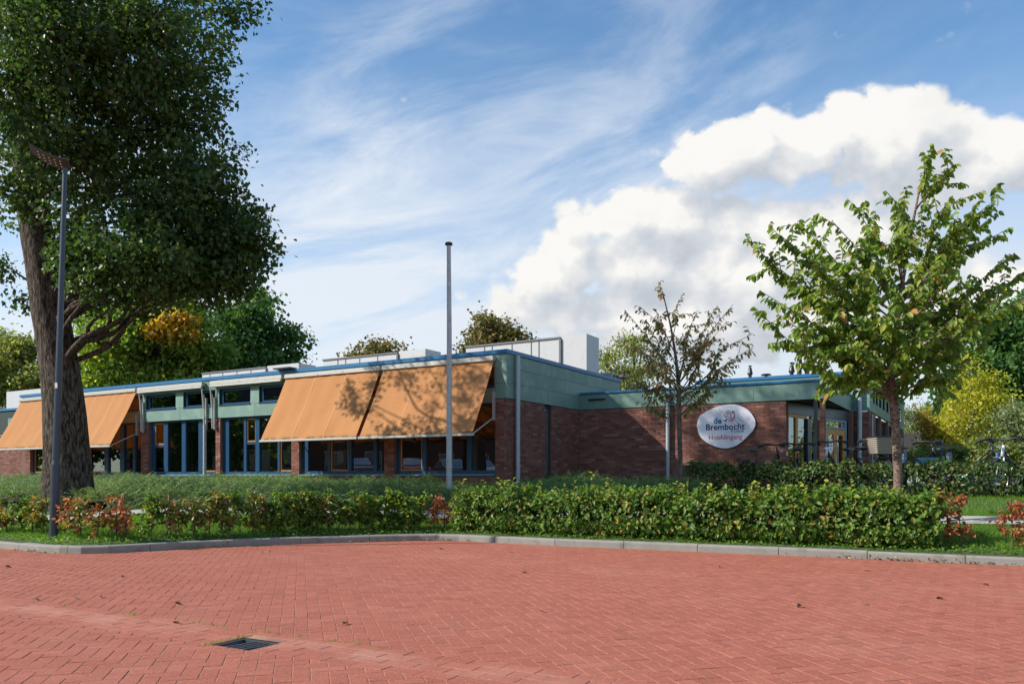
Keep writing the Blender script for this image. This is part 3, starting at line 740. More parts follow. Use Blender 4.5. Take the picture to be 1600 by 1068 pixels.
def window(w0, w1, z0, z1, cols, v=.10, fr=.05, sill=True, mt='blue_frame', low=None):
    """frame mesh with panes, opening sashes and a sill as its sub-parts. cols: (x0,x1,type)"""
    b = MB(); fd = .07; bot = z0 + (.085 if sill else .045)
    b.box(w0, w1, v, v + fd, z0, bot); b.box(w0, w1, v, v + fd, z1 - fr, z1)
    x = w0; edges = []
    for a_, e_, t in cols:
        b.box(x, a_, v - (.0 if x == w0 else .012), v + fd, bot + .001, z1 - fr - .001); x = e_
    b.box(x, w1, v, v + fd, bot + .001, z1 - fr - .001)
    for a_, e_, t in cols:
        if t == 'q': b.box(a_, e_, v + .002, v + fd, 1.86, 1.93)
    fo = b.build('window', mt, BL)
    for a_, e_, t in cols:
        zz0, zz1 = bot, z1 - fr
        if t in 'oq':
            s0 = bot + .002 if t == 'o' else 1.932; sb = MB(); q = .035; y0, y1 = v + .012, v + .055
            sb.box(a_ + .003, e_ - .003, y0, y1, s0, s0 + q); sb.box(a_ + .003, e_ - .003, y0, y1, zz1 - q - .003, zz1 - .003)
            sb.box(a_ + .003, a_ + q, y0, y1, s0 + q, zz1 - q - .003); sb.box(e_ - q, e_ - .003, y0, y1, s0 + q, zz1 - q - .003)
            sb.build('sash', 'orange_wood', fo)
        g = MB(); yy = v + .036
        g.quad((a_, yy, zz0), (e_, yy, zz0), (e_, yy, zz1), (a_, yy, zz1)); g.build('pane', 'window_glass', fo)
    if sill:
        s = MB(); s.hexa([(w0 + .002, -.05, z0 - .035), (w1 - .002, -.05, z0 - .035), (w1 - .002, v - .002, z0 - .03), (w0 + .002, v - .002, z0 - .03), (w0 + .002, -.05, z0 - .006), (w1 - .002, -.05, z0 - .006), (w1 - .002, v - .002, z0 + .008), (w0 + .002, v - .002, z0 + .008)])
        s.build('sill', 'sill_metal', fo)
    return fo
WIN = {
    0: [(-3.05, -2.39, 'o'), (-2.27, -1.11, 'p'), (-.99, -.36, 'p')],
    1: [(-6.1, -5.40, 'p'), (-5.31, -4.71, 'o'), (-4.60, -3.88, 'p'), (-3.78, -3.52, 'p')],
    2: [(-9.13, -8.51, 'p'), (-8.41, -8.05, 'q'), (-7.90, -7.20, 'p'), (-7.12, -6.64, 'o')],
    3: [(-12.40, -11.96, 'q'), (-11.78, -11.14, 'p'), (-10.97, -10.40, 'p'), (-10.24, -9.64, 'o')],
    4: [(-15.72, -14.90, 'o'), (-14.70, -14.10, 'p'), (-13.90, -13.45, 'p'), (-13.33, -12.98, 'p')],
    5: [(-18.9, -18.3, 'o'), (-18.1, -17.2, 'p'), (-17.05, -16.14, 'p')]}
for i, (pl, pr) in enumerate(bay): window(pl[1] + .002, pr[0] - .002, 1.03, 2.625, WIN[i])
for a_, e_ in cl:
    f_ = window(a_, e_, 2.985, 3.415, [(a_ + .10, e_ - .05, 'p')], v=.05, fr=.045, sill=False)
    part('sill', 'blue_frame', lambda b: b.box(a_ - .01, e_ + .01, -.035, .05, 2.955, 2.983), f_)
# slit window in the side wall (built along y)
fo = part('window', 'dark_blue_steel', lambda b: (b.box(-.11, -.05, 1.80, 1.86, .935, 2.69), b.box(-.11, -.05, 2.08, 2.14, .935, 2.69), b.box(-.11, -.05, 1.86, 2.08, .935, 1.02), b.box(-.11, -.05, 1.86, 2.08, 2.62, 2.69)))
part('pane', 'window_glass', lambda b: b.quad((-.08, 1.86, 1.02), (-.08, 2.08, 1.02), (-.08, 2.08, 2.62), (-.08, 1.86, 2.62)), fo)
part('sill', 'dark_blue_steel', lambda b: b.box(-.05, .05, 1.78, 2.16, .90, .933), fo)
# main roof, caps
box_part('roof', 'roof_felt', WL + .04, -.04, .04, VE - .03, 3.60, 3.755)
CAPS = [(-19.56, -13.56), (-13.555, -8.43), (-8.425, -3.47), (-3.465, .045)]
for a_, e_ in CAPS: part('roof_edging', 'blue_cap', lambda b: b.bbox(a_, e_, -.045, .10, ZC, ZR, .006))
for a_, e_ in ((.103, 2.6), (2.605, VE + .02)): part('roof_edging', 'blue_cap', lambda b: b.bbox(-.10, .045, a_, e_, ZC, ZR, .006))
box_part('wall', 'mortar', WL, -.01, VE - .20, VE - .012, G0, 3.59)
# low wing roof: fascia and thin dark blue edging
box_part('roof', 'roof_felt', .02, W1 - .03, V1 + .04, V2 - .02, 2.98, 3.10)
box_part('fascia_backing', 'panel_joint', .015, W1 - .02, V1 + .003, V1 + .05, 2.712, 3.10)
box_part('fascia_backing', 'panel_joint', W1 - .07, W1 - .006, V1 + .06, V2 - .01, 2.712, 3.10)
for a_, e_ in ((.014, 2.33), (2.33, 4.48), (4.48, W1 + .0)): panel_w(a_, e_, V1 - .002, 2.71, 3.098)
for a_, e_ in ((V1 - .014, V1 + 1.55), (V1 + 1.55, V1 + 2.6), (V1 + 2.6, V1 + 3.3), (V1 + 3.3, V2 - .004)): panel_v(a_, e_, W1 - .002, 2.71, 3.098)
part('roof_edging', 'blue_cap', lambda b: b.bbox(.016, W1 + .04, V1 - .045, V1 + .08, 3.10, ZL, .005))
part('roof_edging', 'blue_cap', lambda b: b.bbox(W1 - .08, W1 + .04, V1 + .083, V2 - .02, 3.10, ZL, .005))
# entrance soffit boards
nb = 14
for k in range(nb):
    v0 = V1 + .31 + k * (V2 - V1 - .33) / nb; v1 = v0 + (V2 - V1 - .33) / nb - .008
    box_part('soffit_board', 'soffit', 4.9, W1 - .075, v0, v1, 2.72, 2.735)
box_part('ceiling', 'soffit', .2, 4.88, V1 + .32, V2 - .05, 2.72, 2.74)
# far wing
box_part('roof', 'roof_felt', 1.88, W2 - .03, V2 + .05, 18.4, 3.60, 3.75)
box_part('fascia_backing', 'panel_joint', 1.85, W2 - .006, V2 + .003, V2 + .05, 2.712, ZC)
WF = 1.83
for r_ in range(3):
    for a_, e_ in (((WF, 3.9), (3.9, W1 + .05), (W1 + .05, W2)) if r_ != 1 else ((WF, 2.9), (2.9, 5.0), (5.0, W2))): panel_w(a_, e_, V2 - .002, ROWS[r_], ROWS[r_ + 1])
part('roof_edging', 'blue_cap', lambda b: b.bbox(WF - .05, W2 + .045, V2 - .045, V2 + .10, ZC, ZR, .006))
part('roof_edging', 'blue_cap', lambda b: b.bbox(W2 - .10, W2 + .045, V2 + .103, 18.5, ZC, ZR, .006))
box_part('fascia_backing', 'panel_joint', W2 - .06, W2 - .006, V2 + .06, 18.4, 2.712, 2.98); box_part('fascia_backing', 'panel_joint', W2 - .06, W2 - .006, V2 + .06, 18.4, 3.42, ZC)
vv = V2 - .014
for e_ in (9.9, 12.0, 14.1, 16.2, 18.4): panel_v(vv, e_, W2 - .002, 2.71, 2.98); panel_v(vv, e_, W2 - .002, 3.42, ZC); vv = e_
CW = [(8.62, 9.0), (9.25, 9.75), (10.05, 10.65), (11.0, 11.6), (12.0, 12.7), (13.2, 14.0), (14.8, 15.6), (16.2, 17.2)]
vv = V2 - .014
for a_, e_ in CW:
    panel_v(vv, a_, W2 - .002, 2.98, 3.42); vv = e_
    box_part('fascia_backing', 'panel_joint', W2 - .06, W2 - .006, a_ - .12, a_ - .02, 2.985, 3.415)
    f_ = part('window', 'dark_blue_steel', lambda b: (b.box(W2 - .10, W2 - .04, a_ + .002, a_ + .05, 2.985, 3.415), b.box(W2 - .10, W2 - .04, e_ - .05, e_ - .002, 2.985, 3.415), b.box(W2 - .10, W2 - .04, a_ + .05, e_ - .05, 2.985, 3.03), b.box(W2 - .10, W2 - .04, a_ + .05, e_ - .05, 3.37, 3.415)))
    part('pane', 'window_glass', lambda b: b.quad((W2 - .07, a_ + .05, 3.03), (W2 - .07, e_ - .05, 3.03), (W2 - .07, e_ - .05, 3.37), (W2 - .07, a_ + .05, 3.37)), f_)
panel_v(vv, 18.4, W2 - .002, 2.98, 3.42)
for a_, e_ in ((9.31, 10.39), (10.71, 12.59), (12.91, 14.59)):
    f_ = part('window', 'dark_blue_steel', lambda b: [b.box(W2 - .16, W2 - .08, q, q + .07, .6, 2.69) for q in (a_, (a_ + e_) / 2 - .03, e_ - .07)] + [b.box(W2 - .158, W2 - .082, a_ + .07, e_ - .07, z, z + .07) for z in (.6, 2.62)])
    part('pane', 'window_glass', lambda b: b.quad((W2 - .12, a_, .6), (W2 - .12, e_, .6), (W2 - .12, e_, 2.69), (W2 - .12, a_, 2.69)), f_)
# left set-back wing
box_part('roof', 'roof_felt', -34, WL - .02, 2.75, 8, 3.60, 3.75); box_part('fascia_backing', 'panel_joint', -34, WL - .006, 2.703, 2.74, 2.712, ZC)
for r_ in range(3):
    for a_, e_ in ((-24.6, -22.1), (-22.1, WL - .004)) if r_ != 1 else ((-25.6, -23.2), (-23.2, -20.9), (-20.9, WL - .004)): panel_w(a_, e_, 2.70, ROWS[r_], ROWS[r_ + 1])
part('roof_edging', 'blue_cap', lambda b: b.bbox(-34, WL - .06, 2.655, 2.80, ZC, ZR, .006))
box_part('wall', 'mortar', WL, WL + .30, .36, 6.2, G0, 3.58)
# interior behind the glass
box_part('floor', 'interior_floor', WL + .31, -.32, .36, VE - .22, .40, .46)
box_part('interior_wall', 'interior_wall', WL + .32, -.33, 4.2, 4.3, .47, 3.58)
for q in (-6.46, -12.75): box_part('interior_wall', 'interior_wall', q - .05, q + .05, .36, 4.18, .47, 3.58)
box_part('floor', 'interior_floor', .2, 5.9, V1 + .32, V2 - .05, .42, .48)
box_part('interior_wall', 'interior_wall', 2.5, 2.6, V1 + .32, V2 - .06, .49, 2.71)
box_part('interior_wall', 'interior_wall', WF, W2 - .32, V2 + .36, V2 + .40, .3, 3.58)
# some pale sheets and a shelf inside, seen dimly through the glass
for w_, z0, z1, ww in ((-8.9, 1.1, 1.75, .42), (-6.95, 1.12, 1.45, .26), (-10.9, 1.2, 1.6, .5), (-5.9, 1.2, 1.7, .3), (-1.7, 1.1, 1.9, .28)):
    box_part('cupboard', 'shed_cream', w_, w_ + ww, 1.0, 1.35, .47, z1)
# roof lights: long low white boxes with grey trim, standing back on the roof
def roof_light(x0, x1, xe, ytop0, ytop1, seams, v=5.0):
    a_, z0 = FW(x0, ytop0, v); m_, z1 = FW(x1, ytop1, v); e_, _ = FW(xe, ytop1, v); zt = (z0 + z1) / 2
    rl = box_part('roof_light', 'white_panel', a_, m_, v, v + .9, 3.756, zt - .05)
    part('trim', 'grey_trim', lambda b: (b.box(a_ - .02, m_ + .02, v - .03, v + .93, zt - .049, zt), b.box(m_ + .001, m_ + .06, v - .03, v + .9, 3.757, zt - .051)), rl)
    for sx in seams: q, _ = FW(sx, ytop0, v); part('seam', 'grey_trim', lambda b: b.box(q - .012, q + .012, v - .012, v - .001, 3.76, zt - .052), rl)
    part('end_box', 'white_panel', lambda b: b.box(m_ + .062, e_, v + .02, v + .85, 3.757, zt + .02), rl)
roof_light(316, 415, 466, 581, 574, (328, 348, 370, 392))
roof_light(505, 620, 664, 560, 551, (528, 540, 562, 590))
roof_light(728, 874, 916, 539, 528, (757, 769, 800, 830, 842))
a_, z_ = FW(10, 612, 3.6); e_, _ = FW(34, 612, 3.6)
part('roof_light', 'white_panel', lambda b: b.box(a_, e_ + 2.2, 3.6, 4.6, 3.757, z_))
a_, _ = FW(880, 570, 6.7); e_, _ = FW(957, 570, 6.7); e2, _ = FW(968, 570, 6.7)
rp = part('roof_platform', 'aluminium', lambda b: (b.box(a_, e_, 6.7, 7.4, 4.00, 4.06), b.box(a_ + .05, e_ - .02, 6.72, 6.78, 3.9, 3.998)))
part('trim', 'grey_trim', lambda b: (b.box(e_ + .003, e2, 6.9, 7.5, 3.93, 3.99), b.box(a_ + .3, a_ + .36, 6.85, 6.91, 3.101, 3.899), b.box(e_ - .3, e_ - .22, 6.85, 6.93, 3.101, 3.898)), rp)
box_part('roof_plate', 'black_plastic', -7.05, -6.45, -.22, .06, 3.795, 3.83)
box_part('air_vent', 'black_metal', .28, .52, V1 - .045, V1 - .016, 2.93, 2.985); box_part('air_vent', 'black_metal', .54, .74, V1 - .045, V1 - .016, 2.935, 2.985)
# downpipes
def pipe(w_, v_, r, z1, z0=.4, hop=True):
    o = part('downpipe', 'zinc', lambda b: b.tube([(w_, v_, z0), (w_, v_, z1)], r, 12), smooth=False)
    part('bracket', 'zinc', lambda b: [b.cyl((w_, v_), r + .008, z, z + .04, 12) for z in (2.60, 1.2)], o)
pipe(.085, .36, .052, 3.68); pipe(2.43, V1 - .075, .048, 3.06); pipe(6.26, V2 - .08, .062, 3.68); pipe(-9.82, -.16, .05, 2.45)
pipe(6.53, V2 + .3, .02, 2.6)
# vents on the far roof
def flue(xp, yb, yt, v, r):
    w_, zt = FW(xp, yt, v); 
    H_ = zt - 3.75
    part('vent_pipe', 'black_plastic', lambda b: b.lathe((w_, v), [(r, 3.752), (r, 3.75 + H_ * .42), (r * 1.5, 3.75 + H_ * .45), (r * 1.55, 3.75 + H_ * .55), (r * 1.15, 3.75 + H_ * .72), (r * .95, 3.75 + H_ * .86), (r * .5, 3.75 + H_ * .88), (r * .5, 3.75 + H_ * .95), (r * 1.1, 3.75 + H_ * .96), (r * 1.1, 3.75 + H_)], 12))
flue(1172, 590, 571, 8.6, .05); flue(1237, 585, 566, 8.9, .055); flue(1249, 585, 553, 8.9, .065); flue(1261, 585, 551, 9.0, .065)
w_, z_ = FW(1197, 584, 8.8); part('roof_vent', 'black_plastic', lambda b: b.lathe((w_, 8.8), [(.05, 3.752), (.05, z_ - .05), (.16, z_ - .04), (.12, z_)], 12))
# entrance glazing, a plane turned 16 degrees from the side wall
E0 = np.array([5.22, V1 + .32]); E1 = np.array([6.02, V2 - .35]); Ed = norm(E1 - E0); En = np.array([Ed[1], -Ed[0]])
def ED(x):      # distance along the glazing for a picture column
    r = (x - 800) / FOC; b_ = C0 + E0[0] * axv + E0[1] * ayv; d_ = Ed[0] * axv + Ed[1] * ayv
    return (r * b_[1] - b_[0]) / (d_[0] - r * d_[1])
eg = empty('entrance_glazing', (0, 0, 0)); eg.parent = BL
def ebar(b, t0, t1, z0, z1, o0=.0, o1=.06):
    P = []
    for z in (z0, z1):
        for t, o_ in ((t0, o0), (t1, o0), (t1, o1), (t0, o1)): p = E0 + Ed * t - En * o_; P.append((p[0], p[1], z))
    b.hexa(P)
EL = np.linalg.norm(E1 - E0); D0, D1 = ED(1291), ED(1320)
tt = [ED(q) for q in (1229, 1243.5, 1247, 1261, 1266, 1268, 1281, 1283.5)]
def f_(b):
    ebar(b, tt[0] - .06, tt[0] - .005, .48, 2.42); ebar(b, tt[1], tt[2], .48, 2.36); ebar(b, tt[4], tt[5], .48, 2.36); ebar(b, tt[6], tt[7], .48, 2.36)
    ebar(b, tt[0], tt[3], 2.361, 2.43); ebar(b, tt[3] + .25, tt[7], 2.361, 2.43); ebar(b, tt[0], tt[3], .58, .75)
part('frame', 'yellow_wood', f_, eg)
part('mullion', 'dark_blue_steel', lambda b: (ebar(b, tt[3], tt[4] - .005, .48, 2.36, -.02, .07), ebar(b, -.1, EL, 2.44, 2.70, .0, .06)), eg)
part('pane', 'entrance_glass', lambda b: b.quad(*[tuple(E0 + Ed * t - En * .03) + (z,) for t, z in ((-.05, .48), (D0 - .05, .48), (D0 - .05, 2.43), (-.05, 2.43))]), eg)
dm = (D0 + D1) / 2
for a_, e_ in ((D0, dm - .006), (dm + .006, D1)):
    def f2(b):
        ebar(b, a_, a_ + .11, .49, 2.18); ebar(b, e_ - .11, e_, .49, 2.18); ebar(b, a_ + .11, e_ - .11, 2.04, 2.18); ebar(b, a_ + .11, e_ - .11, .49, .72)
    dr_ = part('door', 'yellow_wood', f2, BL)
    part('pane', 'entrance_glass', lambda b: b.quad(*[tuple(E0 + Ed * t - En * .03) + (z,) for t, z in ((a_ + .11, .72), (e_ - .11, .72), (e_ - .11, 2.04), (a_ + .11, 2.04))]), dr_)
    part('handle', 'chrome', lambda b: ebar(b, (a_ + .03 if a_ > dm else e_ - .08), (a_ + .05 if a_ > dm else e_ - .06), 1.3, 1.75, -.05, -.03), dr_)
part('door_frame', 'sill_metal', lambda b: (ebar(b, D0 - .06, D0 - .004, .48, 2.43, -.01, .07), ebar(b, D1 + .004, D1 + .10, .48, 2.43, -.01, .07), ebar(b, D0 - .004, D1 + .004, 2.19, 2.24, -.01, .07), ebar(b, D0 - .004, D1 + .004, 2.38, 2.43, -.01, .07)), eg)
part('pane', 'entrance_glass', lambda b: b.quad(*[tuple(E0 + Ed * t - En * .03) + (z,) for t, z in ((D0, 2.24), (D1, 2.24), (D1, 2.38), (D0, 2.38))]), eg)
box_part('column', 'dark_blue_steel', 5.80, 5.875, V1 + .06, V1 + .135, G0, 2.71)
wallbox(6.0, W1 + .058, V2 - .28, V2 - .01, G0, 2.70)
box_part('electric_box', 'sticker_white', 5.211, 5.235, V1 + .02, V1 + .11, 1.46, 1.54)

# small round door sign
ds = empty('door_sign', Wd(*(E0 + Ed * ED(1297.5) + En * .012), 1.75), 0, 'small oval white sticker on the glass of the yellow entrance door', 'sign')
def dpt(s_, z_, o_=0.):
    p = Ed * s_ + En * o_; q = p[0] * axv + p[1] * ayv; return (q[0], q[1], z_)
def ell(b, rx, rz, o_, cx=0, cz=0, n=28):
    ring = [dpt(cx + rx * math.cos(2 * math.pi * k / n), cz + rz * math.sin(2 * math.pi * k / n), o_) for k in range(n)]
    ring2 = [dpt(cx + rx * math.cos(2 * math.pi * k / n), cz + rz * math.sin(2 * math.pi * k / n), o_ - .006) for k in range(n)]
    i0 = len(b.v); b.v += ring + ring2; b.f.append(tuple(i0 + k for k in range(n))); b.f.append(tuple(i0 + n + k for k in range(n - 1, -1, -1)))
    for k in range(n): q = (k + 1) % n; b.f.append((i0 + k, i0 + q, i0 + n + q, i0 + n + k))
part('board', 'sign_white', lambda b: ell(b, .15, .19, .0), ds)
part('emblem', 'ink_navy', lambda b: ell(b, .035, .035, .007, 0, .085), ds)
part('print', 'ink_navy', lambda b: [b.quad(dpt(-.09, z, .004), dpt(.09, z, .004), dpt(.09, z + .025, .004), dpt(-.09, z + .025, .004)) for z in (-.01,)], ds)
part('print', 'ink_red', lambda b: [b.quad(dpt(-.06, z, .004), dpt(.06, z, .004), dpt(.06, z + .018, .004), dpt(-.06, z + .018, .004)) for z in (-.09,)], ds)

# wall lamp on the far wing
wl = empty('wall_lamp', Wd(6.24, V2 - .02, 3.44), TH, 'white bulkhead lamp on the teal wall beside the zinc downpipe', 'lamp')
part('lamp_body', 'sticker_white', lambda b: b.tube([(.03, -.002, 0), (.03, -.05, 0), (.03, -.16, 0), (.03, -.19, 0)], [.09, .11, .11, .07], 14), wl, True)
part('bracket', 'zinc', lambda b: b.box(-.0, .06, -.012, .012, -.14, -.1), wl)

# ---------------------------------------------------------------- awnings
def awning(w0, w1, label, out=.95, zt=3.55, zb=1.90):
    A = empty('awning', (CX, CY, 0), TH, label, 'awning', 'awnings along the front of the school')
    part('cassette', 'aluminium', lambda b: b.bbox(w0 - .015, w1 + .015, -.15, -.016, 3.535, 3.65, .015), A)
    n, m_ = 28, 14; V = []; 
    for i in range(n + 1):
        for j in range(m_ + 1):
            s, t = i / n, j / m_
            sag = .035 * math.sin(math.pi * t) * (.6 + .4 * math.sin(math.pi * s)) + .012 * math.sin(s * 19 + t * 6) * t + .006 * math.sin(s * 41 + 2)
            V.append((w0 + (w1 - w0) * s, -.09 - (out - .09) * t + sag * .87, zt + (zb - zt) * t - sag * .45))
    F = [(i * (m_ + 1) + j, (i + 1) * (m_ + 1) + j, (i + 1) * (m_ + 1) + j + 1, i * (m_ + 1) + j + 1) for i in range(n) for j in range(m_)]
    me = poly_mesh('fabric', np.array(V), np.array(F), 'awning_cloth', True); fo = link('fabric', me, A)
    for q in (.34, .67):        # stitched seams
        b = MB(); i = q * n; a_ = w0 + (w1 - w0) * q
        for j in range(m_):
            p = []
            for t in (j / m_, (j + 1) / m_):
                sag = .035 * math.sin(math.pi * t) * (.6 + .4 * math.sin(math.pi * q)) + .012 * math.sin(q * 19 + t * 6) * t + .006 * math.sin(q * 41 + 2)
                for dw in (-.009, .009): p.append((a_ + dw, -.09 - (out - .09) * t + sag * .87 - .006, zt + (zb - zt) * t - sag * .45 + .003))
            b.quad(p[0], p[1], p[3], p[2])
        b.build('seam', 'awning_seam', fo)
    part('bottom_bar', 'aluminium', lambda b: b.bbox(w0 - .03, w1 + .03, -out - .03, -out + .03, zb - .06, zb - .004, .01), A)
    for wq in (w0 + .02, w1 - .02):
        part('arm', 'aluminium', lambda b: b.tube([(wq, -out, zb - .03), (wq + .001, -.10, 2.27)], .016, 8), A)
        part('bracket', 'aluminium', lambda b: b.box(wq - .018, wq + .018, -.10, -.018, 2.22, 2.85), A)
def awning_closed(w0, w1, label, arms):
    A = empty('awning', (CX, CY, 0), TH, label, 'awning', 'awnings along the front of the school')
    part('cassette', 'aluminium', lambda b: b.bbox(w0 - .015, w1 + .015, -.15, -.016, 3.535, 3.65, .015), A)
    part('bottom_bar', 'aluminium', lambda b: b.bbox(w0, w1, -.17, -.10, 3.475, 3.532, .01), A)
    for q in arms:
        part('arm', 'aluminium', lambda b: (b.tube([(q, -.13, 3.47), (q + .03, -.10, 2.9)], .018, 8), b.tube([(q + .03, -.09, 3.3), (q + .035, -.09, 2.33)], .02, 8)), A)
        part('bracket', 'aluminium', lambda b: b.box(q + .06, q + .10, -.08, -.02, 2.30, 3.2), A)
awning(-19.40, -16.07, 'lowered orange awning at the far end, left of the big trunk')
awning(-16.0, -13.0, 'lowered orange awning just right of the big trunk')
awning_closed(-12.9, -9.97, 'rolled up awning over the windows right of the lowered orange pair', (-12.82,))
awning_closed(-9.62, -6.82, 'rolled up awning beside the lowered awning behind the flagpole', (-9.98, -9.62))
awning(-6.70, -3.52, 'lowered orange awning with tree shadow only along its lower half')
awning(-3.42, -.27, 'lowered orange awning behind the flagpole at the building corner')

# ---------------------------------------------------------------- entrance sign
SGW, SGZ = FW(1135, 667, V1)
sg = empty('entrance_sign', Wd(SGW, V1, SGZ), TH, 'white pebble shaped entrance sign with coloured lettering on the brick wall', 'sign')
outl = [(1089.5, 665), (1093, 652), (1104, 643), (1122, 635), (1142, 631.5), (1158, 634), (1170, 641), (1178, 651), (1181, 661), (1177, 672), (1168, 682), (1158, 691), (1147, 697.5), (1133, 700), (1118, 697), (1104, 690), (1094, 680)]
pts = []
for x, y in outl: a_, z = FW(x, y, V1); pts.append((a_ - SGW, z - SGZ, 0))
cp = spline(pts + [pts[0]], 5)[:-1]
part('board', 'sign_white', lambda b: b.prism([(p[0], p[1]) for p in cp], -.045, -.012), sg)
def text(s, size, x, z, mt, nm='lettering', bold=.0, yy=-.0465, align='CENTER', sx=1.):
    cu = bpy.data.curves.new('txt', 'FONT'); cu.body = s; cu.size = size; cu.align_x = align; cu.offset = bold; cu.extrude = .0008; cu.resolution_u = 3
    to = bpy.data.objects.new('txt', cu); COL.objects.link(to)
    dg = bpy.context.evaluated_depsgraph_get(); me = bpy.data.meshes.new_from_object(to.evaluated_get(dg))
    bpy.data.objects.remove(to); me.name = nm; me.materials.clear(); me.materials.append(MATS[mt])
    me.transform(Matrix.Translation((x, yy, z)) @ Matrix.Rotation(math.pi / 2, 4, 'X') @ Matrix.Scale(sx, 4, (1, 0, 0)))
    o = link(nm, me, sg); return o
def sgp(x, y): a_, z = FW(x, y, V1); return a_ - SGW, z - SGZ
x_, z_ = sgp(1122, 661.5); text('de', .20, x_, z_, 'ink_teal', bold=.006)
x_, z_ = sgp(1133.5, 671); text('Brembocht', .205, x_, z_, 'ink_navy', bold=.004, sx=1.0)
x_, z_ = sgp(1152.5, 675); text("'t Look", .11, x_, z_, 'ink_teal', bold=.002)
x_, z_ = sgp(1134, 686); text('Hoofdingang', .158, x_, z_, 'ink_red', bold=.001, sx=1.0)
ex, ez = sgp(1140.5, 649.5)
def arc_part(r0, r1, a0, a1, mt, yy=-.049):
    n = 14; b = MB()
    for k in range(n):
        t0, t1 = R(a0 + (a1 - a0) * k / n), R(a0 + (a1 - a0) * (k + 1) / n)
        b.quad(*[(ex + r * math.cos(t), yy, ez + r * math.sin(t)) for r, t in ((r0, t0), (r1, t0), (r1, t1), (r0, t1))])
    b.build('emblem', mt, sg)
arc_part(.115, .135, 75, 190, 'ink_orange'); arc_part(.115, .14, -105, 35, 'ink_red'); arc_part(.075, .095, 30, 160, 'ink_teal'); arc_part(.075, .095, 175, 330, 'ink_navy')
arc_part(.032, .05, 0, 360, 'ink_blue')
def stroke(p, q, wd, mt):
    d_ = norm(np.array(q) - np.array(p)); n = np.array([-d_[1], d_[0]]) * wd / 2; p = np.array(p); q = np.array(q); b = MB()
    b.quad(*[(ex + s[0], -.0497, ez + s[1]) for s in (p - n, q - n, q + n, p + n)]); b.build('emblem', mt, sg)
stroke((.055, .085), (.135, .10), .02, 'ink_teal'); stroke((.075, .135), (.095, .07), .02, 'ink_teal')
stroke((-.055, -.085), (-.14, -.115), .022, 'ink_navy'); stroke((-.07, -.145), (-.085, -.08), .022, 'ink_navy')
def grey_arc(cx, cz, r, a0, a1, wd):      # faint print of large petals in the upper right of the board
    b = MB(); n = 12
    for k in range(n):
        t0, t1 = R(a0 + (a1 - a0) * k / n), R(a0 + (a1 - a0) * (k + 1) / n)
        b.quad(*[(cx + rr * math.cos(t), -.0462, cz + rr * math.sin(t)) for rr, t in ((r, t0), (r + wd, t0), (r + wd, t1), (r, t1))])
    b.build('print', 'print_grey', sg)
simple('print_grey', (.62, .62, .66), .3, var=.04)
for r_ in (.14, .22, .30): grey_arc(.42, .28, r_, 185, 262, .03)

# ---------------------------------------------------------------- lamp post and flagpole
LB = np.array([-6.16, 10.75]); lz = float(ground_z(*LB))
lp = empty('street_lamp', (LB[0], LB[1], lz), 0, 'slim dark blue street lamp with flat curved head at the kerb corner', 'street lamp')
lean = np.array([.145, .02])
part('pole', 'lamp_paint', lambda b: b.tube([(0, 0, -.1), (lean[0] * .2, lean[1] * .2, 1.0), (lean[0] * .205, lean[1] * .2, 1.05), (lean[0], lean[1], 4.98)], [.058, .056, .045, .030], 16), lp)
hx, hy, hz = lean[0], lean[1], 4.98
hd = norm(np.array([-.93, -.36])); hs = np.array([-hd[1], hd[0]])
ROLL = .16 if hs[1] > 0 else -.16
n = 8; b = MB(); P = []
for i in range(n + 1):
    t = i / n; q = -.05 + t * .46; zz = hz + .02 + .16 * t - .05 * math.sin(math.pi * t) + .03; hw = .125 + .012 * math.sin(math.pi * t)
    th_ = .028 * (1 - .5 * t)
    for sgn, dz in ((-1, 0), (1, 0), (1, th_), (-1, th_)): P.append((hx + hd[0] * q + hs[0] * hw * sgn, hy + hd[1] * q + hs[1] * hw * sgn, zz + dz - ROLL * hw * sgn))
b.v = P
for i in range(n):
    for k in range(4): q = (k + 1) % 4; b.f.append((i * 4 + k, i * 4 + q, i * 4 + 4 + q, i * 4 + 4 + k))
b.f += [(0, 1, 2, 3), (n * 4 + 3, n * 4 + 2, n * 4 + 1, n * 4)]
hd_o = b.build('lamp_head', 'lamp_under', lp)
for i in range(5):
    for k in range(3):
        t = .22 + i * .14; q = -.05 + t * .46; zz = hz + .05 + .16 * t - .05 * math.sin(math.pi * t) - .004; s_ = (k - 1) * .07
        part('led', 'led_lens', lambda b: b.lathe((hx + hd[0] * q + hs[0] * s_, hy + hd[1] * q + hs[1] * s_), [(.006, zz - .004 - ROLL * s_), (.010, zz - ROLL * s_), (.010, zz + .006 - ROLL * s_)], 8), hd_o)
part('sticker', 'sticker_white', lambda b: b.quad(*[(.058 + .044 * math.sin(a_), -.0425 * math.cos(a_), z) for a_, z in ((-.5, 2.02), (.35, 2.02), (.35, 2.09), (-.5, 2.09))]), lp)
fx, fy = -1.27, 16.2; fz = float(ground_z(fx, fy))
fp = empty('flagpole', (fx, fy, fz), 0, 'bare galvanised flagpole with a dark disc on top before the orange awnings', 'flagpole')
part('pole', 'steel_pole', lambda b: b.tube([(0, 0, -.1), (0, 0, 1.5), (0, 0, 3.4), (-.01, 0, 5.66 - fz)], [.060, .057, .050, .042], 14), fp)
part('finial', 'pole_cap', lambda b: b.lathe((-.01, 0), [(.045, 5.64 - fz), (.075, 5.655 - fz), (.080, 5.68 - fz), (.07, 5.70 - fz), (.03, 5.715 - fz)], 16), fp, True)

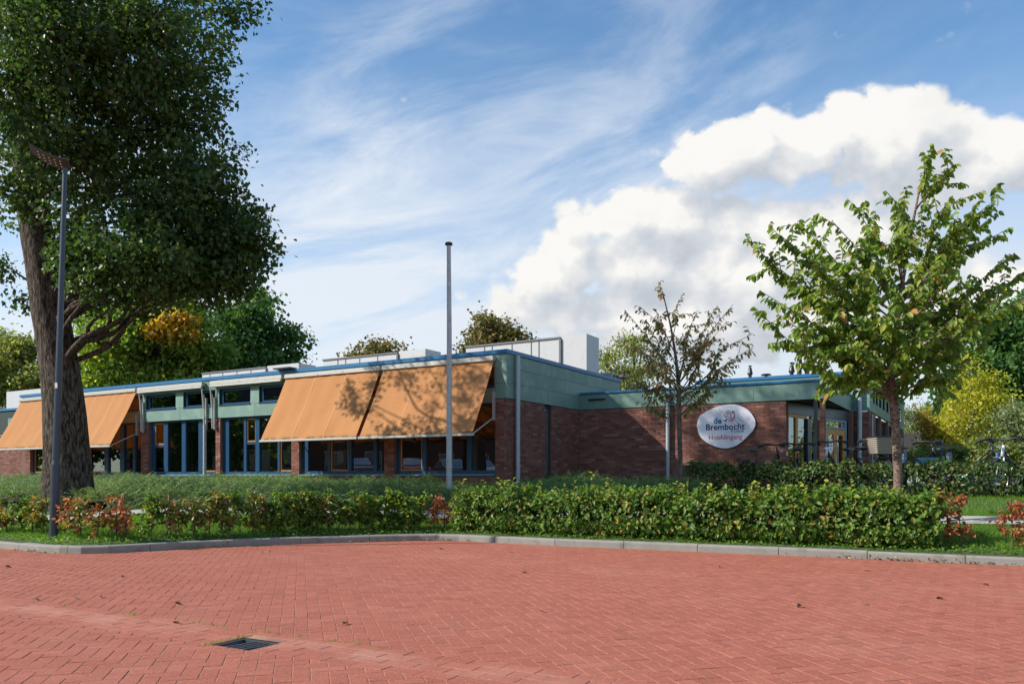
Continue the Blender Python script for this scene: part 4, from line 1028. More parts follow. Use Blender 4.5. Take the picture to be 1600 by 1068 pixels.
# ---------------------------------------------------------------- trees
def limb_path(a, e, bend=.25, lift=0., n=7):
    a, e = np.array(a, float), np.array(e, float); L_ = np.linalg.norm(e - a); m_ = (a + e) / 2 + rng.normal(0, bend * .18 * L_, 3) + np.array([0, 0, lift * L_])
    q = (a * .7 + e * .3) + rng.normal(0, bend * .08 * L_, 3) + np.array([0, 0, lift * L_ * .6])
    return spline([a, q, m_, e], 3)
def crown_leaves(blobs, n_leaf, per, spread, lsize, mt, name='crown', droop=.35, shape='diamond', shell=.55, parent=None, aspect=.8, wts=None):
    vol = np.array([b_[3] ** 2.0 for b_ in blobs]) * (1 if wts is None else np.array(wts)); pr = vol / vol.sum(); nc = max(1, n_leaf // per); P = []
    idx = rng.choice(len(blobs), nc, p=pr)
    B_ = np.array([b_[:4] for b_ in blobs]); rr = rng.random(nc) ** shell
    flat = np.array([b_[4] if len(b_) > 4 else .85 for b_ in blobs])
    dirs = sphere_dirs(nc); dirs[:, 2] *= flat[idx]
    cc = B_[idx, :3] + dirs * (B_[idx, 3] * rr)[:, None]
    base = np.repeat(cc, per, 0); off = rng.normal(0, spread, (len(base), 3)); off[:, 2] *= .7
    P = base + off; n = len(P)
    D = sphere_dirs(n) + np.repeat(dirs, per, 0) * .5; D[:, 2] -= droop * 2
    Nn = sphere_dirs(n) + np.array([0, 0, .9]) + np.repeat(dirs, per, 0) * .6
    L_ = lsize * rng.uniform(.65, 1.25, n)
    me = leaves(name, P, D, Nn, L_, L_ * aspect, mt, shape); o = link(name, me, parent); o['kind'] = 'stuff'; return o, cc
def roots_trunk(b, base, path, rad, n=14, rough=.0):
    P = spline(path, 6); r_ = np.interp(np.linspace(0, 1, len(P)), np.linspace(0, 1, len(rad)), rad)
    i0 = len(b.v); b.tube([tuple(p) for p in P], list(r_), n)
    if rough:
        for k in range(i0, len(b.v)):
            v = b.v[k]; i = (k - i0) // n
            if i < len(P):
                c = P[i]; ang = math.atan2(v[1] - c[1], v[0] - c[0]); s = 1 + rough * math.sin(ang * 5 + v[2] * .7) * .6 + rough * rng.normal(0, .35)
                if i < 4: s *= 1 + .16 * (1 - i / 4) * (.5 + .5 * math.sin(ang * 4 + 1))
                b.v[k] = (c[0] + (v[0] - c[0]) * s, c[1] + (v[1] - c[1]) * s, v[2])
    return P, r_
def tree(name, label, base, trunk, rad, blobs, n_leaf, per, spread, lsize, leaf, bark='bark_young', group=None, cat='tree', nlimb=None, limb_r=.05, droop=.35, sides=10, rough=0., aspect=.8, shell=.55, wts=None):
    T = empty(name, tuple(base), 0, label, cat, group); O = np.array(base)
    b = MB(); P, r_ = roots_trunk(b, base, [np.array(p) - O for p in trunk], rad, sides, rough); to = b.build('trunk', bark, T, True)
    bl = [(x - O[0], y - O[1], z - O[2], *q) for x, y, z, *q in blobs]
    lim = MB(); ids = range(len(bl)) if nlimb is None else rng.choice(len(bl), min(nlimb, len(bl)), replace=False)
    for i in ids:
        x, y, z = bl[i][:3]
        cand_ = [k for k in range(len(P)) if P[k][2] < z - .15 * np.hypot(x - P[k][0], y - P[k][1])] or [len(P) // 3]
        k = cand_[-1] if cand_[-1] < len(P) - 1 else len(P) - 1
        k = max(k - rng.integers(0, 3), len(P) // 4)
        q = limb_path(P[k], (x, y, z), .35, .05); rb = min(limb_r, r_[k] * .6)
        lim.tube([tuple(p) for p in q], list(np.linspace(rb, rb * .22, len(q))), 6, False)
    o, cc = crown_leaves(bl, n_leaf, per, spread, lsize, leaf, droop=droop, parent=T, aspect=aspect, shell=shell, wts=wts)
    # twigs from blob centres out to some clumps
    cen = np.array([q[:3] for q in bl])
    for c in cc[rng.choice(len(cc), min(len(cc), 220), replace=False)]:
        k = np.argmin(np.linalg.norm(cen - c, axis=1)); lim.tube([tuple(cen[k]), tuple((cen[k] + c) / 2 + rng.normal(0, .08, 3)), tuple(c)], [limb_r * .22, limb_r * .15, limb_r * .06], 4, False)
    lo = lim.build('limbs', bark, T, True); lo['kind'] = 'stuff'
    return T

# the big tree on the left: crown clumps fill the outline, depth and density shaped for its cast shade
BZ = 14.7; bb = at(105, 812, BZ); bb[2] = float(ground_z(bb[0], bb[1]))
tr_pts = [bb + [0, 0, -.1], at(105, 735, BZ), at(97, 600, BZ), at(70, 430, BZ), at(53, 330, BZ + .1), at(38, 200, BZ + .2), at(28, 40, BZ + .2), at(35, -150, BZ + .1), at(60, -330, BZ)]
blobs_big = []; wbig = []
for x, y, dz, r_ in [(60, 40, 0, 1.5), (150, 30, 2, 1.5), (150, 60, -1.2, 1.2), (240, 40, 1, 1.4), (300, 35, 1.6, 1.0), (352, 20, .3, .6), (20, 130, -1., 1.3), (110, 140, 2.5, 1.5), (190, 120, -.6, 1.3), (255, 130, 1.8, 1.05), (285, 110, 0, .9),
                    (325, 95, .4, .4), (70, 200, -1.2, 1.2), (170, 210, 2.3, 1.4), (240, 210, -.3, 1.25), (300, 200, -.6, 1.0), (325, 235, 1.2, .75), (200, 290, 1.0, 1.0), (270, 290, -.9, 1.15), (325, 290, -.4, .8), (368, 330, .2, .55), (385, 385, .4, .5), (345, 360, -.2, .7),
                    (290, 350, -.5, 1.0), (220, 350, -.9, 1.0), (160, 330, 1.8, 1.0), (345, 425, .6, .65), (335, 455, 1.0, .5), (398, 408, .3, .34), (290, 405, 1.2, .75), (250, 395, .2, .7), (205, 405, 1.2, .8), (150, 400, 1.6, .8), (130, 455, 1.4, .6), (20, 240, 2.6, 1.2), (0, 330, .6, .8), (10, 415, .6, .5), (22, 470, .6, .32),
                    (130, 260, -1.2, 1.0), (90, 70, -1.4, 1.2), (240, 20, -1.2, 1.2), (110, 300, 2.4, .8), (240, 440, 1.4, .6), (40, 290, -.8, .8), (110, 230, .4, 1.0), (185, 300, .3, 1.0), (230, 270, 3.0, .8), (300, 380, -.6, .75), (345, 405, -.6, .6), (380, 372, -.3, .5), (400, 395, -.2, .36), (255, 385, -.8, .8), (200, 395, -.9, .75), (330, 445, -.4, .45), (305, 425, -.5, .5), (350, 462, -.3, .3), (385, 440, -.2, .34), (270, 425, -.8, .6), (220, 425, -1.2, .6), (175, 410, -1.4, .6), (235, 400, -1.5, .6), (130, 420, -1.2, .5), (190, 440, -.6, .5), (250, 445, -.4, .45), (160, 425, -1., .6), (120, 385, -.9, .6), (365, 430, -.3, .36)]:
    p = at(x, y, BZ - .5 * (1 - min(max((y - 120) / 160, 0), 1)) + dz * 1.35); blobs_big.append((*p, r_ * .93)); wbig.append((1.3 if r_ > .65 else 2.3) if dz < .3 else (.6 if dz < 1.3 else .2))
for x, y, dz, r_ in [(-90, 60, 1, 1.6), (60, -90, 0, 2.0), (200, -80, 2, 1.9), (280, -90, 0, 1.5), (-60, -100, 1.5, 1.9), (100, -220, 1.5, 2.0), (0, -250, .5, 2.0), (230, -210, 2, 1.7), (60, -360, 1, 1.8), (160, -330, 1.5, 1.6), (120, -40, 3.2, 1.4), (230, 60, 3.3, 1.0), (60, 100, 3.4, 1.0)]:
    p = at(x, y, BZ - .5 + dz * 1.35); blobs_big.append((*p, r_ * .92)); wbig.append(.5 if dz < 1 else .2)  # mostly out of view, added for the shadow the crown casts
tree('sweetgum_tree', 'huge dark leafy tree with thick furrowed trunk behind the lamp post', bb, tr_pts, [.53, .40, .335, .30, .27, .24, .20, .16, .1], blobs_big, 88000, 48, .135, .090, 'leaf_big', 'bark_old', limb_r=.06, sides=22, rough=.05, droop=.3, shell=.5, wts=wbig)

# young trees with leaves hanging along their twigs
def young_tree(name, label, base, trunk, rad, limbs, leaf, bark, lsize, aspect, twig_every, twig_len, leaf_every, sides=12, dens=1., single_parts=0, hang=.8):
    T = empty(name, tuple(base), 0, label, 'tree'); O = np.array(base); b = MB()
    P, r_ = roots_trunk(b, base, [np.array(p) - O for p in trunk], rad, sides, .04); b.build('trunk', bark, T, True)
    lim = MB(); LP = []; LD = []
    def put(q, start=.0):
        L_ = np.linalg.norm(np.diff(q, axis=0), axis=1).sum(); n = max(2, int(L_ / leaf_every * dens)); s = np.linspace(start, 1, n) + rng.normal(0, .02, n)
        s = np.clip(s, 0, 1) * (len(q) - 1); i = np.minimum(s.astype(int), len(q) - 2); f = (s - i)[:, None]; p = q[i] * (1 - f) + q[i + 1] * f; d_ = norm(q[i + 1] - q[i])
        side = norm(np.cross(d_, [0, 0, 1]) + 1e-3) * np.where(np.arange(n) % 2, 1, -1)[:, None]
        D = d_ * .45 + side * .55 + rng.normal(0, .28, (n, 3)); D[:, 2] -= hang
        LP.append(p); LD.append(D)
    for k0, tip, rb in limbs:
        tip = np.array(tip) - O; k = int(k0 * (len(P) - 1)); q = limb_path(P[k], tip, .3, -.04 if tip[2] < P[k][2] + 1 else .02); q = spline(q[::2] if len(q) > 5 else q, 4)
        L_ = np.linalg.norm(np.diff(q, axis=0), axis=1).sum()
        lim.tube([tuple(p) for p in q], list(np.linspace(rb, .004, len(q))), 6, False); put(q, .3)
        nt = max(3, int(L_ / twig_every)); 
        for j in range(nt):
            s = .22 + .76 * (j + rng.random()) / nt; i = min(int(s * (len(q) - 1)), len(q) - 2); p = q[i] + (q[i + 1] - q[i]) * (s * (len(q) - 1) - i); d_ = norm(q[i + 1] - q[i])
            sd = norm(rng.normal(0, 1, 3) - d_ * 0); tl = twig_len * rng.uniform(.5, 1.2) * (1.1 - .5 * s)
            e_ = p + norm(d_ * .75 + sd * .8 + np.array([0, 0, .15])) * tl; m_ = (p + e_) / 2 + rng.normal(0, tl * .06, 3); tq = spline([p, m_, e_], 3)
            lim.tube([tuple(a_) for a_ in tq], list(np.linspace(.006, .0025, len(tq))), 4, False); put(tq, .15)
    lo = lim.build('limbs', bark, T, True); lo['kind'] = 'stuff'
    LP = np.vstack(LP); LD = np.vstack(LD); n = len(LP); L_ = lsize * rng.uniform(.65, 1.2, n); Nn = sphere_dirs(n) * .8 + np.array([-.2, -.5, .8])
    idx = np.arange(n)
    if single_parts:
        w_ = LP + O; dist = w_[:, 1] + 40 * ((np.abs(w_[:, 0]) > .63 * w_[:, 1])); idx = np.argsort(dist)
        for j in idx[:single_parts]:
            me = leaves('leaf', np.zeros((1, 3)), LD[j:j + 1], Nn[j:j + 1], L_[j:j + 1], L_[j:j + 1] * aspect, leaf, 'oval'); link('leaf', me, T, tuple(LP[j]))
        idx = idx[single_parts:]
    o = link('crown', leaves('crown', LP[idx], LD[idx], Nn[idx], L_[idx], L_[idx] * aspect, leaf, 'oval'), T); o['kind'] = 'stuff'
    return n
CZ = 10.6; cb = at(1404, 815, CZ); cb[2] = float(ground_z(cb[0], cb[1]))
ct = [cb + [0, 0, -.1], at(1403, 740, CZ), at(1398, 650, CZ), at(1393, 590, CZ), at(1400, 520, CZ), at(1412, 430, CZ + .1), at(1428, 340, CZ + .1), at(1440, 280, CZ + .1)]
lims = [(.42, (1167, 424, -.3), .022), (.40, (1195, 475, .4), .02), (.36, (1205, 505, -.6), .02), (.34, (1250, 555, .2), .016), (.50, (1165, 338, .2), .022), (.55, (1215, 345, -.7), .018), (.62, (1240, 385, .7), .018), (.66, (1285, 312, -.2), .016), (.74, (1330, 295, .5), .014),
        (.80, (1375, 285, -.4), .014), (.93, (1452, 234, .0), .012), (.9, (1500, 245, .2), .014), (.8, (1515, 300, -.5), .016), (.7, (1560, 330, .6), .018), (.62, (1590, 280, 0), .02), (.58, (1625, 330, -.4), .02), (.5, (1640, 400, .3), .022), (.45, (1650, 450, -.6), .022), (.4, (1600, 490, .5), .02),
        (.36, (1560, 520, -.5), .018), (.33, (1480, 565, .2), .016), (.33, (1420, 610, -.3), .012), (.45, (1300, 430, 1.0), .018), (.5, (1330, 380, -1.), .018), (.5, (1480, 400, 1.1), .018), (.55, (1500, 380, -1.1), .018), (.42, (1400, 450, -1.2), .018), (.45, (1440, 480, 1.2), .018), (.38, (1290, 500, .9), .016), (.38, (1330, 520, -.9), .016), (.38, (1520, 470, -1.0), .018), (.4, (1450, 540, -.9), .016), (.36, (1360, 545, .7), .014), (.7, (1420, 330, -.7), .014), (.7, (1400, 320, .7), .014)]
lims += [(.55, (1185, 372, .3), .016), (.5, (1180, 450, -.5), .016), (.6, (1250, 330, .6), .014), (.65, (1545, 290, -.3), .014), (.7, (1575, 315, .4), .014), (.5, (1610, 370, .5), .016), (.42, (1240, 520, .6), .014), (.45, (1600, 440, -.2), .016), (.6, (1350, 340, .2), .014), (.6, (1470, 330, .3), .014), (.52, (1270, 440, -.6), .016), (.46, (1380, 500, .2), .014), (.5, (1550, 430, .2), .016), (.34, (1390, 640, .5), .010)]
young_tree('cherry_tree', 'young green tree with drooping oval leaves behind the dense hedge', cb, ct, [.066, .056, .053, .048, .035, .025, .017, .008], [(k_, at(1400 + (x - 1404) * ((1.13 if y < 460 else 1.0) if x < 1404 else 1.07), (y if y < 500 else 500 + (y - 500) * .62) - 4, CZ + dz), r_) for k_, (x, y, dz), r_ in lims], 'leaf_cherry', 'bark_cherry', .110, .60, .125, .48, .028, single_parts=290)
SZ = 16.2; sb = at(1063, 775, SZ); sb[2] = float(ground_z(sb[0], sb[1]))
st_ = [sb + [0, 0, -.1], at(1063, 720, SZ), at(1061, 650, SZ), at(1060, 600, SZ), at(1056, 560, SZ), at(1048, 510, SZ), at(1035, 455, SZ)]
lims = [(.45, (965, 522, .2), .016), (.42, (960, 555, -.4), .016), (.4, (975, 590, .2), .014), (.36, (985, 622, -.2), .012), (.55, (965, 465, .3), .016), (.7, (990, 470, -.4), .012), (.95, (1030, 440, 0), .008), (.8, (1065, 458, .4), .01), (.55, (1100, 460, -.3), .014), (.5, (1120, 470, .5), .014), (.5, (1160, 452, 0), .016), (.45, (1150, 480, -.5), .014), (.45, (1195, 512, .2), .018),
        (.42, (1190, 530, -.3), .016), (.38, (1165, 555, .4), .014), (.36, (1145, 575, -.3), .012), (.34, (1110, 605, .2), .012), (.33, (1000, 635, .4), .01), (.33, (1085, 625, -.3), .01), (.5, (1010, 500, .9), .014), (.5, (1085, 500, -.9), .014), (.5, (1110, 530, .9), .014), (.45, (1020, 560, -.9), .014), (.4, (1080, 590, .7), .012), (.42, (1000, 540, -.7), .012), (.45, (1130, 540, -.7), .012), (.4, (1030, 590, .5), .01), (.6, (1020, 480, .2), .01)]
young_tree('small_tree', 'thin young tree with sparse olive brown leaves before the brick wall', sb, st_, [.054, .047, .045, .044, .030, .020, .01], [(k_, at(1062 + (x - 1062) * 1.08, y - 4, SZ + dz), r_) for k_, (x, y, dz), r_ in lims], 'leaf_small', 'bark_young', .105, .5, .15, .46, .048)

# trees behind the building
def bgtree(name, label, xb, Y, pts, n_leaf, lsize, leaf, trunk_w=.22, top=None, per=16, spread=None, group='trees beyond the school', bark='bark_young', droop=.3, limb_r=.07, jit=.9, aspect=.85, shell=.55, yb=None):
    bz = float(ground_z(at(xb, 700, Y)[0], Y)); base = at(xb, 700, Y); base[2] = bz
    yt = top if top is not None else min(p[1] for p in pts) + 20; sc = Y / FOC
    tp = [base + [0, 0, -.1], base + [rng.normal(0, .1), 0, 1.5], at(xb + rng.normal(0, 4), (yt + 700) / 2, Y), at(xb + rng.normal(0, 6), yt, Y)]
    bl = []
    for x, y, r_ in pts:
        bl.append((*at(x, y, Y + rng.uniform(-jit, jit) * r_ * sc), r_ * sc * .78, .8))
        for _ in range(3):
            a_ = rng.uniform(0, 6.28); q = r_ * rng.uniform(.45, 1.0); bl.append((*at(x + q * math.cos(a_), y + q * math.sin(a_) * .8, Y + rng.uniform(-jit, jit) * r_ * sc), r_ * sc * rng.uniform(.28, .5), .6))
    lsize *= .78; n_leaf = int(n_leaf * 1.25)
    return tree(name, label, base, tp, [trunk_w, trunk_w * .8, trunk_w * .5, trunk_w * .12], bl, n_leaf, per, spread or lsize * 1.6, lsize, leaf, bark, group, limb_r=limb_r, droop=droop, sides=9, aspect=aspect, shell=shell)
mp = bgtree('maple_tree', 'broad green maple turning yellow, behind the roof left of centre', 215, 36, [(130, 480, 45), (170, 450, 45), (160, 540, 55), (215, 470, 50), (270, 460, 42), (250, 520, 60), (300, 500, 45), (210, 560, 60), (290, 570, 55), (140, 590, 50), (330, 560, 40), (240, 600, 60), (320, 600, 40), (170, 610, 50)], 30000, .26, 'leaf_maple', .4)
gl = [(*at(x, y, 34.2), r_ * 34.2 / FOC, .5) for x, y, r_ in ((280, 493, 9), (262, 503, 8), (296, 500, 8), (250, 512, 8), (276, 514, 10), (300, 520, 7), (240, 520, 6), (262, 524, 7))]
o, _ = crown_leaves([(x - mp.location[0], y - mp.location[1], z - mp.location[2], r_, f) for x, y, z, r_, f in gl], 1500, 12, .20, .20, 'leaf_gold', 'golden_leaves', parent=mp); o['label'] = 'golden orange patch of autumn leaves'
bgtree('poplar_tree', 'tall dark green tree right of the yellowing maple', 400, 40, [(360, 500, 38), (395, 490, 36), (420, 520, 34), (380, 545, 45), (425, 560, 36), (350, 560, 40), (455, 530, 20), (460, 555, 16), (400, 590, 50), (340, 600, 40), (450, 590, 30), (405, 470, 20)], 15000, .27, 'leaf_green', .35)
bgtree('lime_tree', 'pale green tree far left behind the big trunk', 30, 42, [(20, 560, 35), (50, 545, 25), (40, 600, 40), (5, 600, 40), (-25, 570, 50), (75, 590, 30), (0, 530, 22)], 9000, .26, 'leaf_pale', .3)
bgtree('oak_tree', 'bronze leaved treetop showing above the roof behind the middle roof light', 588, 44, [(590, 545, 26), (565, 555, 18), (612, 553, 20), (588, 575, 34), (630, 565, 14), (545, 565, 10)], 2600, .25, 'leaf_brown', .3, shell=.8)
bgtree('chestnut_tree', 'bronze green treetop above the roof light near the building corner', 775, 44, [(765, 512, 24), (790, 520, 26), (750, 525, 20), (810, 528, 18), (775, 545, 36), (740, 540, 20), (825, 545, 12), (757, 500, 10)], 4200, .25, 'leaf_brown', .3, shell=.8)
bgtree('birch_tree', 'thin pale weeping tree behind the sparse young tree', 985, 34, [(950, 560, 22), (985, 545, 26), (1000, 580, 30), (965, 590, 26), (940, 552, 12), (1005, 530, 14), (975, 600, 30)], 3000, .2, 'leaf_pale', .14, droop=.7, aspect=.5)
bgtree('plane_tree', 'large dark green tree at the edge behind the yellow tree', 1570, 34, [(1550, 520, 50), (1600, 500, 60), (1520, 560, 45), (1580, 580, 60), (1640, 560, 70), (1500, 600, 35), (1545, 640, 55), (1600, 650, 60), (1490, 620, 28), (1660, 480, 70), (1650, 640, 60), (1520, 690, 30), (1590, 700, 45)], 24000, .26, 'leaf_green', .4)
bgtree('golden_ash_tree', 'slender bright yellow tree with pale trunk beyond the bicycles', 1521, 26, [(1520, 560, 14), (1510, 590, 26), (1540, 600, 26), (1525, 630, 36), (1555, 640, 26), (1500, 650, 26), (1545, 670, 28), (1510, 690, 26), (1490, 670, 16), (1570, 620, 14)], 4600, .15, 'leaf_yellow', .09, top=560, limb_r=.03, bark='bark_birch', aspect=.6)
bgtree('autumn_tree', 'small tree turning orange beside the bright yellow tree', 1463, 28, [(1450, 655, 16), (1475, 650, 22), (1490, 665, 18), (1462, 672, 22), (1480, 690, 24), (1440, 645, 9), (1455, 695, 18), (1495, 640, 14), (1465, 712, 22)], 4200, .15, 'leaf_amber', .09, limb_r=.03, aspect=.7)
bgtree('willow_tree', 'grey green willow far behind the end of the school', 1425, 60, [(1415, 650, 22), (1440, 645, 24), (1425, 675, 28), (1455, 660, 26), (1400, 670, 20), (1440, 690, 22), (1475, 650, 20)], 6000, .34, 'leaf_willow', .3, droop=.9, aspect=.35)
bgtree('silver_birch_tree', 'slim white stemmed birch behind the bicycle with white head tube', 1584, 23, [(1580, 660, 26), (1600, 680, 26), (1570, 690, 20), (1595, 640, 26), (1612, 670, 20)], 2600, .12, 'leaf_willow', .055, top=620, bark='bark_birch', limb_r=.02)
bgtree('yellow_bush_tree', 'yellow leaved tree at the far edge behind the bicycles', 1612, 27, [(1605, 650, 16), (1610, 680, 18), (1625, 660, 24)], 1500, .15, 'leaf_yellow', .08, limb_r=.03)
# shrubs closing the view below the trees
def shrub(name, label, pts, Y, n_leaf, lsize, leaf, group=None):
    x0 = sum(p[0] for p in pts) / len(pts); base = at(x0, 700, Y); base[2] = float(ground_z(base[0], Y)); T = empty(name, tuple(base), 0, label, 'shrub', group)
    sc = Y / FOC; bl = [(*(at(x, y, Y + rng.uniform(-.8, .8)) - base), r_ * sc) for x, y, r_ in pts]
    o, cc = crown_leaves(bl, n_leaf, 12, lsize * 1.5, lsize, leaf, 'foliage', parent=T)
    b = MB()
    for c in cc[::max(1, len(cc) // 14)]: b.tube([(rng.normal(0, .15), rng.normal(0, .15), -.05), tuple(c * .5 + rng.normal(0, .05, 3)), tuple(c)], [.02, .014, .005], 5, False)
    s = b.build('stems', 'twig', T); s['kind'] = 'stuff'
shrub('wild_shrub', 'pale green wild bushes behind the bicycles under the orange tree', [(1450, 712, 14), (1475, 715, 16), (1500, 712, 18), (1430, 715, 10), (1525, 716, 16)], 24, 4500, .10, 'leaf_wild')
shrub('wild_shrub', 'leafy bush with orange tips between yellow tree and birch', [(1545, 700, 20), (1565, 708, 20), (1540, 716, 16), (1600, 712, 18)], 22, 4200, .10, 'leaf_wild')
shrub('wild_shrub', 'dark bushes under the willow beside the brown roofed shed', [(1455, 700, 16), (1478, 700, 14)], 40, 2500, .16, 'leaf_green')
tl = []
for k in range(150):
    a_ = rng.uniform(-1.05, 1.05); d_ = rng.uniform(75, 120); hgt = rng.uniform(2.2, 4.2); tl.append((math.sin(a_) * d_, math.cos(a_) * d_, .6 + hgt * .5, hgt, .8))
o, _ = crown_leaves(tl, 26000, 16, .6, .6, 'leaf_green', 'treeline'); tag(o, 'far green treeline closing the horizon', kind='stuff')

# shed far behind
p = at(1425, 700, 52); sh = empty('shed', (p[0], p[1], .6), -.2, 'low shed with brown roof and pale green front far behind the bicycles', 'shed')
part('roof', 'shed_roof', lambda b: b.prism([(-2.6, 1.75), (2.8, 1.75), (2.5, 3.2), (-2.3, 3.2)], -.2, 2.2), sh)
part('wall', 'house_brick', lambda b: b.box(-2.2, 2.4, .05, 2.0, -.1, 1.74), sh)
part('door', 'shed_cream', lambda b: b.box(-.9, .9, -.02, .048, 0, 1.2), sh); part('trim', 'shed_green', lambda b: b.box(-.95, .95, -.03, .046, 1.21, 1.35), sh)
part('post', 'sill_metal', lambda b: b.box(-2.3, -2.15, -.12, -.02, -.1, 1.74), sh)

# ---------------------------------------------------------------- planting along the kerb
def kerb_point(x_px, d_in):
    """point d_in behind the kerb on the picture column x_px"""
    r = (x_px - 800) / FOC; lo, hi = 5., 40.
    for _ in range(40):
        m_ = (lo + hi) / 2; 
        if m_ < kerb_y(r * m_): lo = m_
        else: hi = m_
    Y = lo
    while kerb_d(r * Y, Y) < d_in: Y += .02
    return np.array([r * Y, Y])
# dense beech hedge, right of the middle
hp = [kerb_point(x, .50) for x in range(722, 1470, 12)]; HL = np.array(hp)
hedge = empty('beech_hedge', (float(HL[:, 0].mean()), float(HL[:, 1].mean()), float(ground_z(*HL.mean(0)))), 0, 'dense clipped green beech hedge along the sunny kerb', 'hedge')
HO = np.array(hedge.location)
def hedge_leaves(line, n, hmin, top, half, leaf, lsize, parent, O, name='foliage', parts=0, topfn=None, shape='oval', inner=.25):
    s = rng.random(n) * (len(line) - 1.001); i = s.astype(int); f = (s - i)[:, None]; c = line[i] * (1 - f) + line[i + 1] * f
    d_ = norm(line[i + 1] - line[i]); nn = np.stack([-d_[:, 1], d_[:, 0]], 1)
    lump = .5 + .5 * np.sin(c[:, 0] * 5.1 + np.sin(c[:, 0] * 2.3) * 2)
    tz = top + .09 * (lump - .5) + .05 * np.sin(c[:, 0] * 13 + np.sin(c[:, 0] * 31))
    if topfn is not None: tz = tz * topfn(c[:, 0])
    # rounded-box shell
    u = rng.random(n); ang = rng.uniform(0, 2 * math.pi, n); rad = 1 - inner * rng.random(n) ** 1.6
    lat = np.sign(np.cos(ang)) * np.abs(np.cos(ang)) ** .55 * half * rad * (1 + .14 * np.sin(c[:, 0] * 7 + u * 3)); h = .5 + .5 * np.sign(np.sin(ang)) * np.abs(np.sin(ang)) ** .6 * rad
    g = ground_z(c[:, 0], c[:, 1]); z = g + hmin + (tz - hmin) * np.clip(h, 0, 1.02)
    P = np.column_stack([c + nn * lat[:, None], z]) + rng.normal(0, .02, (n, 3))
    out = np.column_stack([nn * np.cos(ang)[:, None], np.sin(ang)]); D = out * .5 + sphere_dirs(n) * .8; D[:, 2] -= .35; Nn = out + sphere_dirs(n) * .6 + np.array([0, 0, .5])
    gap = np.sin(P[:, 0] * 9.1 + P[:, 2] * 11) * np.sin(P[:, 1] * 8.3 - P[:, 2] * 13 + P[:, 0] * 4.1) + .35 * np.sin(P[:, 0] * 23 + P[:, 2] * 19)
    keep = (gap > -.45) | (rng.random(n) < .35); P, D, Nn, ang, c = P[keep], D[keep], Nn[keep], ang[keep], c[keep]; n = len(P)
    L_ = lsize * rng.uniform(.45, 1.25, n); idx = np.arange(n)
    if parts:
        idx = np.argsort(np.where(np.cos(ang) > -.2, 50, 0) + np.where(np.abs(P[:, 0]) > .62 * P[:, 1], 50, 0) - L_ * 10 + P[:, 1])
        for j in idx[:parts]:
            me = leaves('leaf', np.zeros((1, 3)), D[j:j + 1], Nn[j:j + 1], L_[j:j + 1], L_[j:j + 1] * .68, leaf, shape); link('leaf', me, parent, tuple(P[j] - O))
        idx = idx[parts:]
    o = link(name, leaves(name, P[idx] - O, D[idx], Nn[idx], L_[idx], L_[idx] * .68, leaf, shape), parent); o['kind'] = 'stuff'; return o
hedge_leaves(HL, 23000, .03, .59, .32, 'leaf_hedge', .072, hedge, HO, parts=290)
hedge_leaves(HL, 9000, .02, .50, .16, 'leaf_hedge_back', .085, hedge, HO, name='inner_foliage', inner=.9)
# paler shoots standing out of the top
b = MB(); SP, SD = [], []
for k in range(70):
    c = HL[rng.integers(0, len(HL))] + rng.normal(0, .12, 2); z = float(ground_z(*c)) + .55; hh = rng.uniform(.08, .22) * (1.5 if 905 < 800 + FOC * c[0] / c[1] < 960 else 1)
    e_ = np.array([c[0] + rng.normal(0, .04), c[1] + rng.normal(0, .04), z + hh]); a_ = np.array([c[0], c[1], z - .1]); b.tube([tuple(a_ - HO), tuple(e_ - HO)], [.004, .002], 4, False)
    for q in np.linspace(.35, 1, 7): SP.append(a_ + (e_ - a_) * q - HO); SD.append(np.array([rng.normal(0, 1), rng.normal(0, 1), .3]))
n = len(SP); o = link('shoots', leaves('shoots', np.array(SP), np.array(SD), sphere_dirs(n) + [0, 0, 1], rng.uniform(.045, .075, n), rng.uniform(.03, .045, n), 'sprout', 'oval'), hedge); o['kind'] = 'stuff'
for c in HL[::2]:
    z = float(ground_z(*c)); q = c + rng.normal(0, .05, 2)
    b.tube([tuple(np.array([q[0], q[1], z - .03]) - HO), tuple(np.array([q[0] + rng.normal(0, .04), q[1] + rng.normal(0, .04), z + .30]) - HO), tuple(np.array([q[0] + rng.normal(0, .1), q[1] + rng.normal(0, .08), z + .54]) - HO)], [.011, .009, .004], 5, False)
o = b.build('stems', 'twig', hedge); o['kind'] = 'stuff'
# back hedge before the entrance and the bicycles
bk = np.array([(3.9, 17.4), (4.8, 16.8), (5.6, 15.9), (6.2, 15.3), (7.5, 14.9), (9.5, 14.5), (13, 14.0)]); bk = spline(bk, 5)[:, :2]
bh = empty('back_hedge', (8, 15, float(ground_z(8, 15))), 0, 'shaded dark green hedge in front of the parked bicycles', 'hedge'); BO = np.array(bh.location)
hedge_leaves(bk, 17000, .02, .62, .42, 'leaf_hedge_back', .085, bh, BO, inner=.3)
b = MB()
for c in bk[::1]:
    z = float(ground_z(*c))
    for _ in range(3): q = c + rng.normal(0, .18, 2); b.tube([tuple(np.array([q[0], q[1], z - .03]) - BO), tuple(np.array([q[0] + rng.normal(0, .1), q[1] + rng.normal(0, .1), z + .6]) - BO)], [.010, .003], 5, False)
o = b.build('stems', 'twig', bh); o['kind'] = 'stuff'
